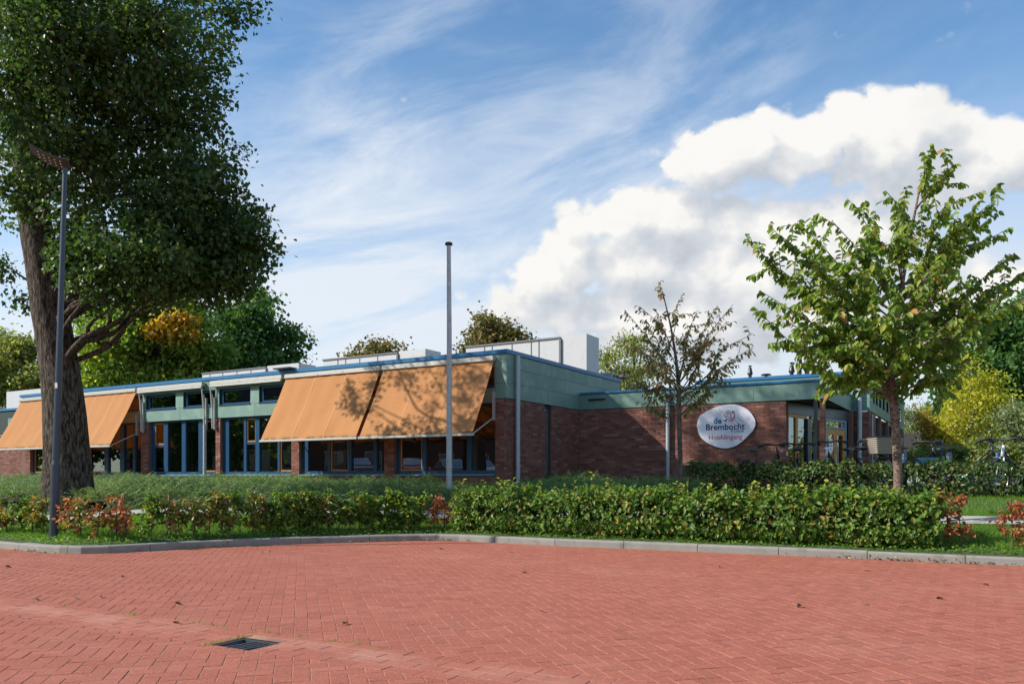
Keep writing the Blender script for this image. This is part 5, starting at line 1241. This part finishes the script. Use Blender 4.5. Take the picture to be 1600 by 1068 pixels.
# single saplings of the thin part of the hedge
SAP = [(-12, 'm'), (12, 'm'), (32, 'g'), (50, 'g'), (68, 'm'), (108, 'r'), (128, 'm'), (150, 'r'), (180, 'r'), (196, 'r'), (234, 'g'), (258, 't'), (268, 't'), (282, 'm'), (301, 'm'), (327, 'm'), (346, 'm'), (354, 'm'), (377, 'g'), (396, 'm'), (410, 'm'), (428, 'd'), (446, 'd'), (463, 'd'), (480, 'd'), (496, 'd'), (512, 'm'), (528, 'g'), (546, 'd'), (563, 'm'), (580, 'd'), (600, 'd'), (616, 'd'), (634, 'd'), (655, 'g'), (676, 'r'), (694, 'r'), (713, 'm'), (730, 'g'),
       (1482, 'r'), (1500, 'r'), (1582, 'r'), (1604, 'r')]
SAP_MAT = {'m': 'leaf_mixed', 'g': 'leaf_hedge', 'r': 'leaf_russet', 't': 'leaf_mixed', 'd': 'leaf_hedge'}
ordn = lambda k: {1: 'first', 2: 'second', 3: 'third', 4: 'fourth', 5: 'fifth', 6: 'sixth', 7: 'seventh', 8: 'eighth', 9: 'ninth', 10: 'tenth', 11: 'eleventh', 12: 'twelfth'}.get(k, '%dth' % k)
LOOK = {'m': 'mottled green and brown', 'g': 'green leaved', 'r': 'russet leaved', 't': 'nearly bare', 'd': 'dense dark green'}
cnt = 0
for i, (xp, ty) in enumerate(SAP):
    c = kerb_point(xp, .42 + rng.uniform(-.04, .08)); z = float(ground_z(*c)); big = 1.0 if ty != 'd' else 1.15
    if xp < 90: lab = f'{LOOK[ty]} hedge sapling, {ordn(sum(1 for q in SAP if xp < q[0] < 90) + 1)} to the left of the lamp post'
    elif xp < 1000: lab = f'{LOOK[ty]} hedge sapling, {ordn(sum(1 for q in SAP if 90 < q[0] <= xp))} to the right of the lamp post'
    else: lab = f'{LOOK[ty]} hedge sapling, {ordn(sum(1 for q in SAP if 1470 < q[0] <= xp))} beyond the end of the dense hedge'
    T = empty('beech_sapling', (c[0], c[1], z), 0, lab, 'sapling', 'saplings of the thin hedge along the kerb')
    b = MB(); hgt = rng.uniform(.52, .66) * (.92 if xp < 720 else 1.02); top = np.array([rng.normal(0, .05), rng.normal(0, .04), hgt]); st = spline([(0, 0, -.04), (rng.normal(0, .02), rng.normal(0, .02), hgt * .4), tuple(top)], 4)
    b.tube([tuple(p) for p in st], list(np.linspace(.011, .004, len(st))), 6)
    LP, LD = [], []
    nb_ = {'t': 7, 'r': 13, 'm': 17, 'g': 20, 'd': 25}[ty]
    for k in range(nb_):
        s = rng.uniform(.34 if ty != 'd' else .22, 1); p = st[min(int(s * (len(st) - 1)), len(st) - 1)]; a_ = rng.uniform(0, 2 * math.pi); ln = rng.uniform(.09, .20) * (1.15 - .4 * s) * big
        e_ = p + np.array([math.cos(a_) * ln, math.sin(a_) * ln * .8, ln * rng.uniform(.0, .8)]); b.tube([tuple(p), tuple((p + e_) / 2 + rng.normal(0, .01, 3)), tuple(e_)], [.005, .004, .002], 4, False)
        nl = {'t': 5, 'r': 11, 'm': 12, 'g': 15, 'd': 19}[ty]
        q = rng.uniform(.25, 1.05, nl)[:, None]; LP.append(p + (e_ - p) * q + rng.normal(0, .026, (nl, 3))); LD.append(rng.normal(0, 1, (nl, 3)) + (e_ - p) * 4 - np.array([0, 0, .4]))
    b.build('stem', 'twig', T)
    LP, LD = np.vstack(LP), np.vstack(LD); n = len(LP); L_ = rng.uniform(.045, .085, n) * (.85 if ty == 'r' else 1)
    o = link('foliage', leaves('foliage', LP, LD, sphere_dirs(n) + [0, -.2, .9], L_, L_ * .66, SAP_MAT[ty], 'oval'), T); o['kind'] = 'stuff'

# juniper ground cover between path and building
def in_bed(x, y):
    w_, v_ = Lc(x, y)
    pd = np.min(np.hypot(PC[:, 0] - x, PC[:, 1] - y))
    behind = y > np.interp(x, PC[:, 0], PC[:, 1]) + .45
    if not behind: return False
    if w_ < .05: return -7 < v_ < -.22 and w_ > -27
    return w_ < 4.2 and v_ < V1 - .2 and x < 4.4
pts = []
while len(pts) < 24000:
    x = rng.uniform(-18, 4.9); y = rng.uniform(13, 30)
    if abs(x) > .68 * y + .5: continue
    if in_bed(x, y) and rng.random() < (16. / y) ** 1.3: pts.append((x, y))
pts = np.array(pts)
def hump(x, y): return .30 + .13 * np.sin(x * 1.3 + y * .7) * np.cos(y * 1.1 - x * .5) + .06 * np.sin(x * 3.1 - y * 2.3) + .03 * np.sin(x * 6.3 + y * 5.1)
def bed_edge(x, y): return np.clip((y - np.interp(x, PC[:, 0], PC[:, 1]) - .45) / .6, .15, 1)
hz_ = ground_z(pts[:, 0], pts[:, 1]) + hump(pts[:, 0], pts[:, 1]) * bed_edge(pts[:, 0], pts[:, 1]) * rng.uniform(.55, 1.0, len(pts))
n = len(pts); A_ = rng.uniform(0, 2 * math.pi, n); D0_ = np.column_stack([np.cos(A_), np.sin(A_), rng.uniform(.0, .75, n)]); D0_ = norm(D0_); Ls = rng.uniform(.14, .34, n)
PB = np.column_stack([pts, hz_ - .05]); LPs, LDs, LLs, LWs = [PB], [D0_], [Ls], [np.full(n, .010)]
for q in (.2, .38, .56, .74, .9):
    for sg_ in (-1, 1):
        sd = norm(np.cross(D0_, [0, 0, 1.])); LPs.append(PB + D0_ * (Ls * q)[:, None]); LDs.append(D0_ * .8 + sd * sg_ * .7 + rng.normal(0, .15, (n, 3))); LLs.append(Ls * (.42 - .25 * q) * rng.uniform(.7, 1.3, n)); LWs.append(np.full(n, .014))
P_, D_, L_, W_ = np.vstack(LPs), np.vstack(LDs), np.concatenate(LLs), np.concatenate(LWs)
me = leaves('ground_cover', P_, D_, np.tile([0, -.3, 1.], (len(P_), 1)) + rng.normal(0, .4, (len(P_), 3)), L_, W_, 'juniper', 'blade')
tag(link('ground_cover', me), 'feathery juniper ground cover between path and building', kind='stuff')
# dark earth mound under the ground cover
gx, gy = np.meshgrid(np.arange(-18, 5, .3), np.arange(13.5, 30, .3), indexing='ij'); V = np.stack([gx, gy, ground_z(gx, gy) + .5 * hump(gx, gy) * bed_edge(gx, gy) - .03], -1).reshape(-1, 3); m_ = gx.shape[1]
F = [(i * m_ + j, (i + 1) * m_ + j, (i + 1) * m_ + j + 1, i * m_ + j + 1) for i in range(gx.shape[0] - 1) for j in range(m_ - 1) if in_bed(gx[i, j] + .15, gy[i, j] + .15)]
tag(link('planting_bed', poly_mesh('planting_bed', V, np.array(F), 'bed_soil', True)), 'earth of the planting bed under the ground cover', kind='structure')

# lawn grass
def grass_pts(n, xr, dr, cond=None):
    out = []
    while sum(map(len, out)) < n:
        x = rng.uniform(*xr, 20000); y = kerb_y(x) + rng.uniform(.1, dr[1] * 1.5, 20000); d_ = kerb_d(x, y); k = (d_ > dr[0]) & (d_ < dr[1]) & (np.abs(x) < .66 * y + 2.5)
        pi = np.interp(x, PC[:, 0], PC[:, 1]); k &= np.abs(y - pi) > .5
        if cond is not None: k &= cond(x, y)
        out.append(np.column_stack([x, y])[k])
    return np.vstack(out)[:n]
def blades(name, P2, hmin, hmax, wd, mt, label, lean=.5):
    n = len(P2); P = np.column_stack([P2, ground_z(P2[:, 0], P2[:, 1]) - .005]); D = np.column_stack([rng.normal(0, lean, n), rng.normal(0, lean, n), np.ones(n)])
    me = leaves(name, P, D, np.column_stack([rng.normal(0, 1, n), rng.normal(0, 1, n), np.zeros(n)]), rng.uniform(hmin, hmax, n), wd, mt, 'blade'); tag(link(name, me), label, kind='stuff')
bedcond = lambda x, y: (y < np.interp(x, PC[:, 0], PC[:, 1]) + .55) | (x > 4.6)
g1 = grass_pts(82000, (-11, 12), (.35, 3.2), bedcond); g2 = grass_pts(28000, (2, 15), (2.4, 8.5), bedcond)
blades('grass', np.vstack([g1, g2]), .04, .10, .007, 'grass_blade', 'short green lawn grass')
g3 = grass_pts(7000, (-11, 12), (.12, .42)); n = len(g3); P = np.column_stack([g3, ground_z(g3[:, 0], g3[:, 1]) + rng.uniform(.005, .05, n)])
me = leaves('weeds', P, rng.normal(0, 1, (n, 3)) * [1, 1, .3], np.tile([0, -.2, 1.], (n, 1)) + rng.normal(0, .3, (n, 3)), rng.uniform(.02, .045, n), rng.uniform(.018, .035, n), 'clover', 'diamond'); tag(link('weeds', me), 'bright green clover edging the kerb top', kind='stuff')
# moss, weeds and leaf litter along the foot of the kerb and in the gutter joint
P2 = []
for k in range(26):
    s = rng.uniform(np.interp(-7, KERB[:, 0], arc), np.interp(6, KERB[:, 0], arc)); wdt = rng.uniform(.05, .28)
    for _ in range(int(wdt * 160)): q = kp(s + rng.uniform(-wdt, wdt)); P2.append(q + rng.normal(0, .012, 2) - [0, .025])
for t_, l_ in ((1.6, .25), (2.4, .5), (3.1, .3), (2.9, .2), (3.7, .5), (.8, .2)):
    for _ in range(int(l_ * 120)): P2.append(ga + gd * (t_ + rng.uniform(-l_, l_) * .5) + gn * rng.normal(0, .006))
for _ in range(140): a_ = rng.uniform(0, 1); P2.append(DR_C - gd * (DR_L / 2 + .012 + abs(rng.normal(0, .02))) + gn * (a_ - .5) * DR_W * 1.3)
P2 = np.array(P2); n = len(P2); P = np.column_stack([P2, np.full(n, -.004)]); D = np.column_stack([rng.normal(0, .8, n), rng.normal(0, .8, n), rng.uniform(.2, 1, n)])
me = leaves('moss', P, D, rng.normal(0, 1, (n, 3)), rng.uniform(.010, .035, n), .006, 'clover', 'blade'); tag(link('moss', me), 'moss and small weeds in the road joints and at the kerb foot', kind='stuff')
LT = []
for k in range(230):
    s = rng.choice([np.interp(x, KERB[:, 0], arc) for x in (-4.1, -2.2, -1.2, -.9, 3.9, 4.4, 4.7, 5.2, -6.2)]) + rng.normal(0, .25); LT.append(kp(s) + np.array([0, -.02 - abs(rng.normal(0, .03))]))
LT = np.array(LT); n = len(LT); D = rng.normal(0, 1, (n, 3)) * [1, 1, .25]
me = leaves('leaf_litter', np.column_stack([LT, rng.uniform(.004, .03, n)]), D, np.tile([0, 0, 1.], (n, 1)) + rng.normal(0, .5, (n, 3)), rng.uniform(.02, .05, n), rng.uniform(.015, .03, n), 'dead_leaf', 'oval'); tag(link('leaf_litter', me), 'brown leaf litter gathered against the kerb', kind='stuff')
me = leaves('fallen_leaf', np.array([(-.025, 0, 0.)]), np.array([(1., 0, .12)]), np.array([(0, .1, 1.)]), .06, .038, 'dead_leaf', 'oval', .3)
LVS = [(820, 895), (848, 956), (58, 938), (12, 886), (157, 933), (193, 902), (409, 864), (423, 862), (1250, 948), (1350, 944), (1468, 936), (1540, 914), (1125, 886), (797, 862), (1355, 892), (278, 944), (120, 936), (540, 975), (690, 858), (275, 974)]
LVP = [np.array([(x - 800) / FOC, 1.]) * EYE * FOC / (y - HOR) for x, y in LVS]
LVP.sort(key=lambda p: np.hypot(*(p - DR_C)))
for k, p in enumerate(LVP):
    o = link('fallen_leaf', me, None, (p[0], p[1], .006)); o.rotation_euler = (rng.normal(0, .2), rng.normal(0, .2), rng.uniform(0, 6.28)); o.scale = (rng.uniform(.7, 1.2),) * 3
    tag(o, f'dry curled leaf on the red pavers, {ordn(k + 1)} nearest to the drain grate', 'leaf', 'fallen leaves on the road')

# ---------------------------------------------------------------- bicycles
def bike(label, px, py, Y, head, frame='black_plastic', basket=None, neck=None, bag=None, group='bicycles parked by the entrance'):
    g = float(ground_z(*at(px, 700, Y)[:2])); p = at(px, py, Y); T = empty('bicycle', (p[0], p[1], g), head, label, 'bicycle', group)
    b = MB(); t = b.tube
    t([(.44, 0, .92), (.39, 0, 1.02)], .018); t([(.46, 0, .82), (-.18, 0, .32)], .019); t([(.45, 0, .90), (-.02, 0, .48), (-.16, 0, .45)], .015); t([(-.18, 0, .32), (-.30, 0, .86)], .017)
    for s in (-.06, .06): t([(-.18, s * .5, .32), (-.55, s, .35)], .010); t([(-.27, s * .4, .72), (-.55, s, .35)], .009)
    b.build('frame', frame, T, True)
    part('head_tube', neck or frame, lambda b: b.tube([(.475, 0, .76), (.425, 0, .96)], .026, 10), T, True)
    part('fork', neck or frame, lambda b: [b.tube([(.475, s * .6, .74), (.52, s, .55), (.58, s, .35)], [.014, .012, .009]) for s in (-.055, .055)], T, True)
    h = part('handlebar', 'black_metal', lambda b: b.tube([(.22, -.31, 1.04), (.33, -.29, 1.07), (.40, -.20, 1.09), (.385, 0, 1.06), (.40, .20, 1.09), (.33, .29, 1.07), (.22, .31, 1.04)], .019, 8), T, True)
    for s in (-1, 1):
        part('grip', 'rubber', lambda b: b.tube([(.20, s * .315, 1.035), (.31, s * .298, 1.065)], .027, 8), h)
        part('brake_lever', 'black_metal', lambda b: b.tube([(.40, s * .22, 1.08), (.46, s * .26, 1.05), (.38, s * .31, 1.02)], .008, 6), h)
    part('saddle', 'black_plastic', lambda b: b.prism([(-.47, .93), (-.44, .98), (-.28, .955), (-.17, .95), (-.17, .93), (-.30, .90)], -.07, .07), T)
    for xq in (.58, -.55):
        wl_ = part('wheel', 'rubber', lambda b: b.torus((xq, 0, .345), .325, .020, 'y', 28, 6), T, True)
        part('rim', 'chrome', lambda b: b.torus((xq, 0, .345), .300, .010, 'y', 28, 4), wl_, True)
        part('spokes', 'chrome', lambda b: [b.tube([(xq, .02 * (-1) ** k, .345), (xq + .30 * math.cos(k * math.pi / 8), 0, .345 + .30 * math.sin(k * math.pi / 8))], .0025, 3, False) for k in range(16)], wl_)
        part('mudguard', 'black_plastic', lambda b: b.tube([(xq + .365 * math.cos(a_), 0, .345 + .365 * math.sin(a_)) for a_ in np.linspace(.3, 2.7, 12)], .022, 6), T)
    part('carrier', 'black_metal', lambda b: (b.box(-.86, -.42, -.07, .07, .735, .755), b.tube([(-.80, .05, .735), (-.55, .07, .35)], .007, 6), b.tube([(-.80, -.05, .735), (-.55, -.07, .35)], .007, 6)), T)
    part('crank', 'chrome', lambda b: (b.cyl((-.18, .0), .02, .31, .33), b.tube([(-.18, -.07, .32), (-.05, -.09, .22)], .010, 6), b.tube([(-.18, .07, .32), (-.31, .09, .42)], .010, 6)), T)
    part('headlight', 'chrome', lambda b: b.tube([(.50, 0, .93), (.55, 0, .93), (.565, 0, .93)], [.022, .034, .028], 10), T)
    if bag: part('saddle_bag', bag, lambda b: (b.bbox(-.84, -.46, .08, .20, .42, .74, .03), b.bbox(-.84, -.46, -.20, -.08, .42, .74, .03)), T)
    if basket:
        bs = part('basket', 'wicker', lambda b: (b.hexa([(.46, -.20, .80), (.74, -.20, .80), (.74, .20, .80), (.46, .20, .80), (.43, -.25, 1.10), (.80, -.25, 1.10), (.80, .25, 1.10), (.43, .25, 1.10)])), T)
        for z in np.linspace(.82, 1.085, 8):
            q = (z - .8) / .3; x0, x1, yy = .46 - .03 * q - .008, .74 + .06 * q + .008, .20 + .05 * q + .008
            part('weave', 'wicker', lambda b: b.tube([(x0, -yy, z), (x1, -yy, z), (x1, yy, z), (x0, yy, z), (x0, -yy, z)], .011, 5), bs)
        part('rim', 'black_metal', lambda b: b.tube([(.42, -.26, 1.115), (.81, -.26, 1.115), (.81, .26, 1.115), (.42, .26, 1.115), (.42, -.26, 1.115)], .012, 6), bs)
    return T
bike('dark bicycle leaning low by the brick corner left of the glazing', 1195, 700, 17.0, R(35))
bike('bicycle with an orange yellow head tube before the entrance glazing', 1246, 700, 16.6, R(70), neck='bike_orange')
bike('black bicycle in front of the yellow entrance doors', 1312, 700, 16.4, R(215), neck='bike_white')
bike('bicycle with a square grey wicker basket right of the entrance', 1358, 700, 15.6, R(-88), basket=True)
bike('dark bicycle just right of the cherry tree trunk', 1428, 700, 16.0, R(10))
bike('black bicycle with blue panniers in front of the yellow tree', 1508, 700, 15.2, R(-25), bag='bike_blue')
bike('dark bicycle with a white head tube in front of the birch', 1588, 700, 14.9, R(-150), neck='bike_white')
for x, y, Y, lab in ((1483, 706, 15.6, 'dark blue bollard left of the bicycle with blue panniers'), (1559, 706, 15.6, 'dark blue bollard left of the bicycle with white head tube'), (1413, 708, 15.4, 'dark blue bollard beside the cherry tree trunk')):
    p = at(x, y, Y); g = float(ground_z(p[0], p[1])); T = empty('bollard', (p[0], p[1], g), 0, lab, 'bollard', 'bollards by the bicycles')
    part('post', 'bollard_blue', lambda b: b.lathe((0, 0), [(.05, -.05), (.05, p[2] - g - .03), (.042, p[2] - g - .008), (.02, p[2] - g)], 12), T, True); part('band', 'sill_metal', lambda b: b.cyl((0, 0), .052, p[2] - g - .10, p[2] - g - .085, 12), T)
p = at(1471, 690, 22); g = float(ground_z(p[0], p[1])); T = empty('marker_post', (p[0], p[1], g), 0, 'thin blue post standing in the wild bushes', 'post')
part('post', 'bike_blue', lambda b: b.tube([(0, 0, -.1), (0, 0, p[2] - g)], .04, 8), T); part('cap', 'zinc', lambda b: b.cyl((0, 0), .05, p[2] - g, p[2] - g + .03, 8), T)

# ---------------------------------------------------------------- car park beside the school: what the windows reflect
b = MB(); b.box(-60, -25, -20, 13.5, -.2, .60); tag(b.build('car_park', 'asphalt'), 'asphalt car park beside the school, mirrored in its windows', kind='structure')
def car(label, x, y, head, paint):
    T = empty('parked_car', (x, y, .60), head, label, 'car', 'parked cars mirrored in the windows')
    prof = [(-2.1, .32), (-2.12, .75), (-2.0, .98), (-1.75, 1.05), (-1.1, 1.45), (-.5, 1.52), (.2, 1.48), (.95, 1.02), (1.7, .90), (2.05, .72), (2.1, .35)]
    b = MB(); n = len(prof); off = [(.0, .80), (.0, .86), (.0, .87), (.0, .84), (0, .60), (0, .58), (0, .60), (0, .82), (0, .80), (0, .76), (0, .74)]
    b.v = [(px_, -o_[1], pz_) for (px_, pz_), o_ in zip(prof, off)] + [(px_, o_[1], pz_) for (px_, pz_), o_ in zip(prof, off)]
    for i in range(n): j = (i + 1) % n; b.f.append((i, j, n + j, n + i))
    b.f += [tuple(range(n - 1, -1, -1)), tuple(range(n, 2 * n))]
    b.build('body', paint, T)
    part('window', 'car_black', lambda b: (b.quad((-1.62, -.82, 1.08), (.80, -.815, 1.06), (.18, -.625, 1.42), (-1.05, -.625, 1.41)), b.quad((-1.62, .82, 1.08), (.80, .815, 1.06), (.18, .625, 1.42), (-1.05, .625, 1.41))), T)
    part('windscreen', 'car_glass', lambda b: (b.quad((.90, -.70, 1.075), (.90, .70, 1.075), (.26, .53, 1.475), (.26, -.53, 1.475)), b.quad((-1.70, -.70, 1.10), (-1.70, .70, 1.10), (-1.15, .53, 1.45), (-1.15, -.53, 1.45))), T)
    for xq in (-1.3, 1.3):
        for s in (-1, 1):
            w_ = part('wheel', 'rubber', lambda b: b.tube([(xq, s * .72, .32), (xq, s * .90, .32)], .32, 18), T); part('rim', 'chrome', lambda b: b.tube([(xq, s * .89, .32), (xq, s * .905, .32)], .2, 12), w_)
    for s in (-.6, .6): part('headlight', 'led_lens', lambda b: b.box(2.06, 2.115, s - .15, s + .15, .58, .72), T)
CARS = [(-30.5, 8.0, 'car_red', 'small red car mirrored in the window nearest the flagpole'), (-31.5, 5.0, 'car_silver', 'silver car mirrored beside the red car'), (-31, 11.2, 'car_black', 'dark car mirrored in the window left of the brick pier'),
        (-33, 2.0, 'car_white', 'white car mirrored low in the glass under the awning')]
for x, y, mt, lab in CARS: car(lab, x, y, R(8) + math.pi * (mt == 'car_silver'), mt)
def house(label, x, y, ln):  # out of view, added as a solid backdrop that darkens the window reflections
    T = empty('unseen_house', (x, y, .6), 0, label, 'house', 'houses added to darken the window reflections')
    part('wall', 'house_brick', lambda b: b.box(-4, 4, -ln / 2, ln / 2, -.1, 5.4), T)
    rf = part('roof', 'shed_roof', lambda b: b.prism([(-4.4, 5.41), (4.4, 5.41), (0, 8.6)], -ln / 2 - .3, ln / 2 + .3), T)
    part('chimney', 'house_brick', lambda b: b.box(-.4, .4, -.5, .5, 8.0, 9.4), rf)
    for k in range(int(ln / 3)):
        yy = -ln / 2 + 1.5 + 3 * k
        for z in (.9, 3.4):
            f_ = part('window', 'sticker_white', lambda b: (b.box(4.001, 4.06, yy - .7, yy + .7, z, z + .08), b.box(4.001, 4.06, yy - .7, yy + .7, z + 1.3, z + 1.38), b.box(4.001, 4.06, yy - .7, yy - .62, z + .08, z + 1.3), b.box(4.001, 4.06, yy + .62, yy + .7, z + .08, z + 1.3)), T)
            part('pane', 'car_glass', lambda b: b.box(4.001, 4.02, yy - .62, yy + .62, z + .08, z + 1.3), f_)
house('brown roofed terraced house added unseen to darken the windows left of the flagpole', -46, 14, 18)
house('second brown roofed terraced house added beside the first to darken reflections', -46, -7, 18)
for k, (x, y) in enumerate(((-38, 26), (-36, 20.5), (-38, -18))):  # unseen trees, added so the windows reflect something dark
    bl = [(x + rng.normal(0, 1.2), y + rng.normal(0, 1.5), rng.uniform(2.5, 8.5), rng.uniform(1.6, 2.4)) for _ in range(9)]
    tree('unseen_tree', f'unseen dark tree added behind the car park to darken reflections, {ordn(k + 1)} of the row', (x, y, .6), [(x, y, .5), (x, y, 3), (x + .3, y, 5.5), (x + .3, y + .2, 8)], [.25, .2, .15, .05], bl, 3000, 16, .5, .42, 'leaf_green', group='trees added to darken the window reflections', sides=8)
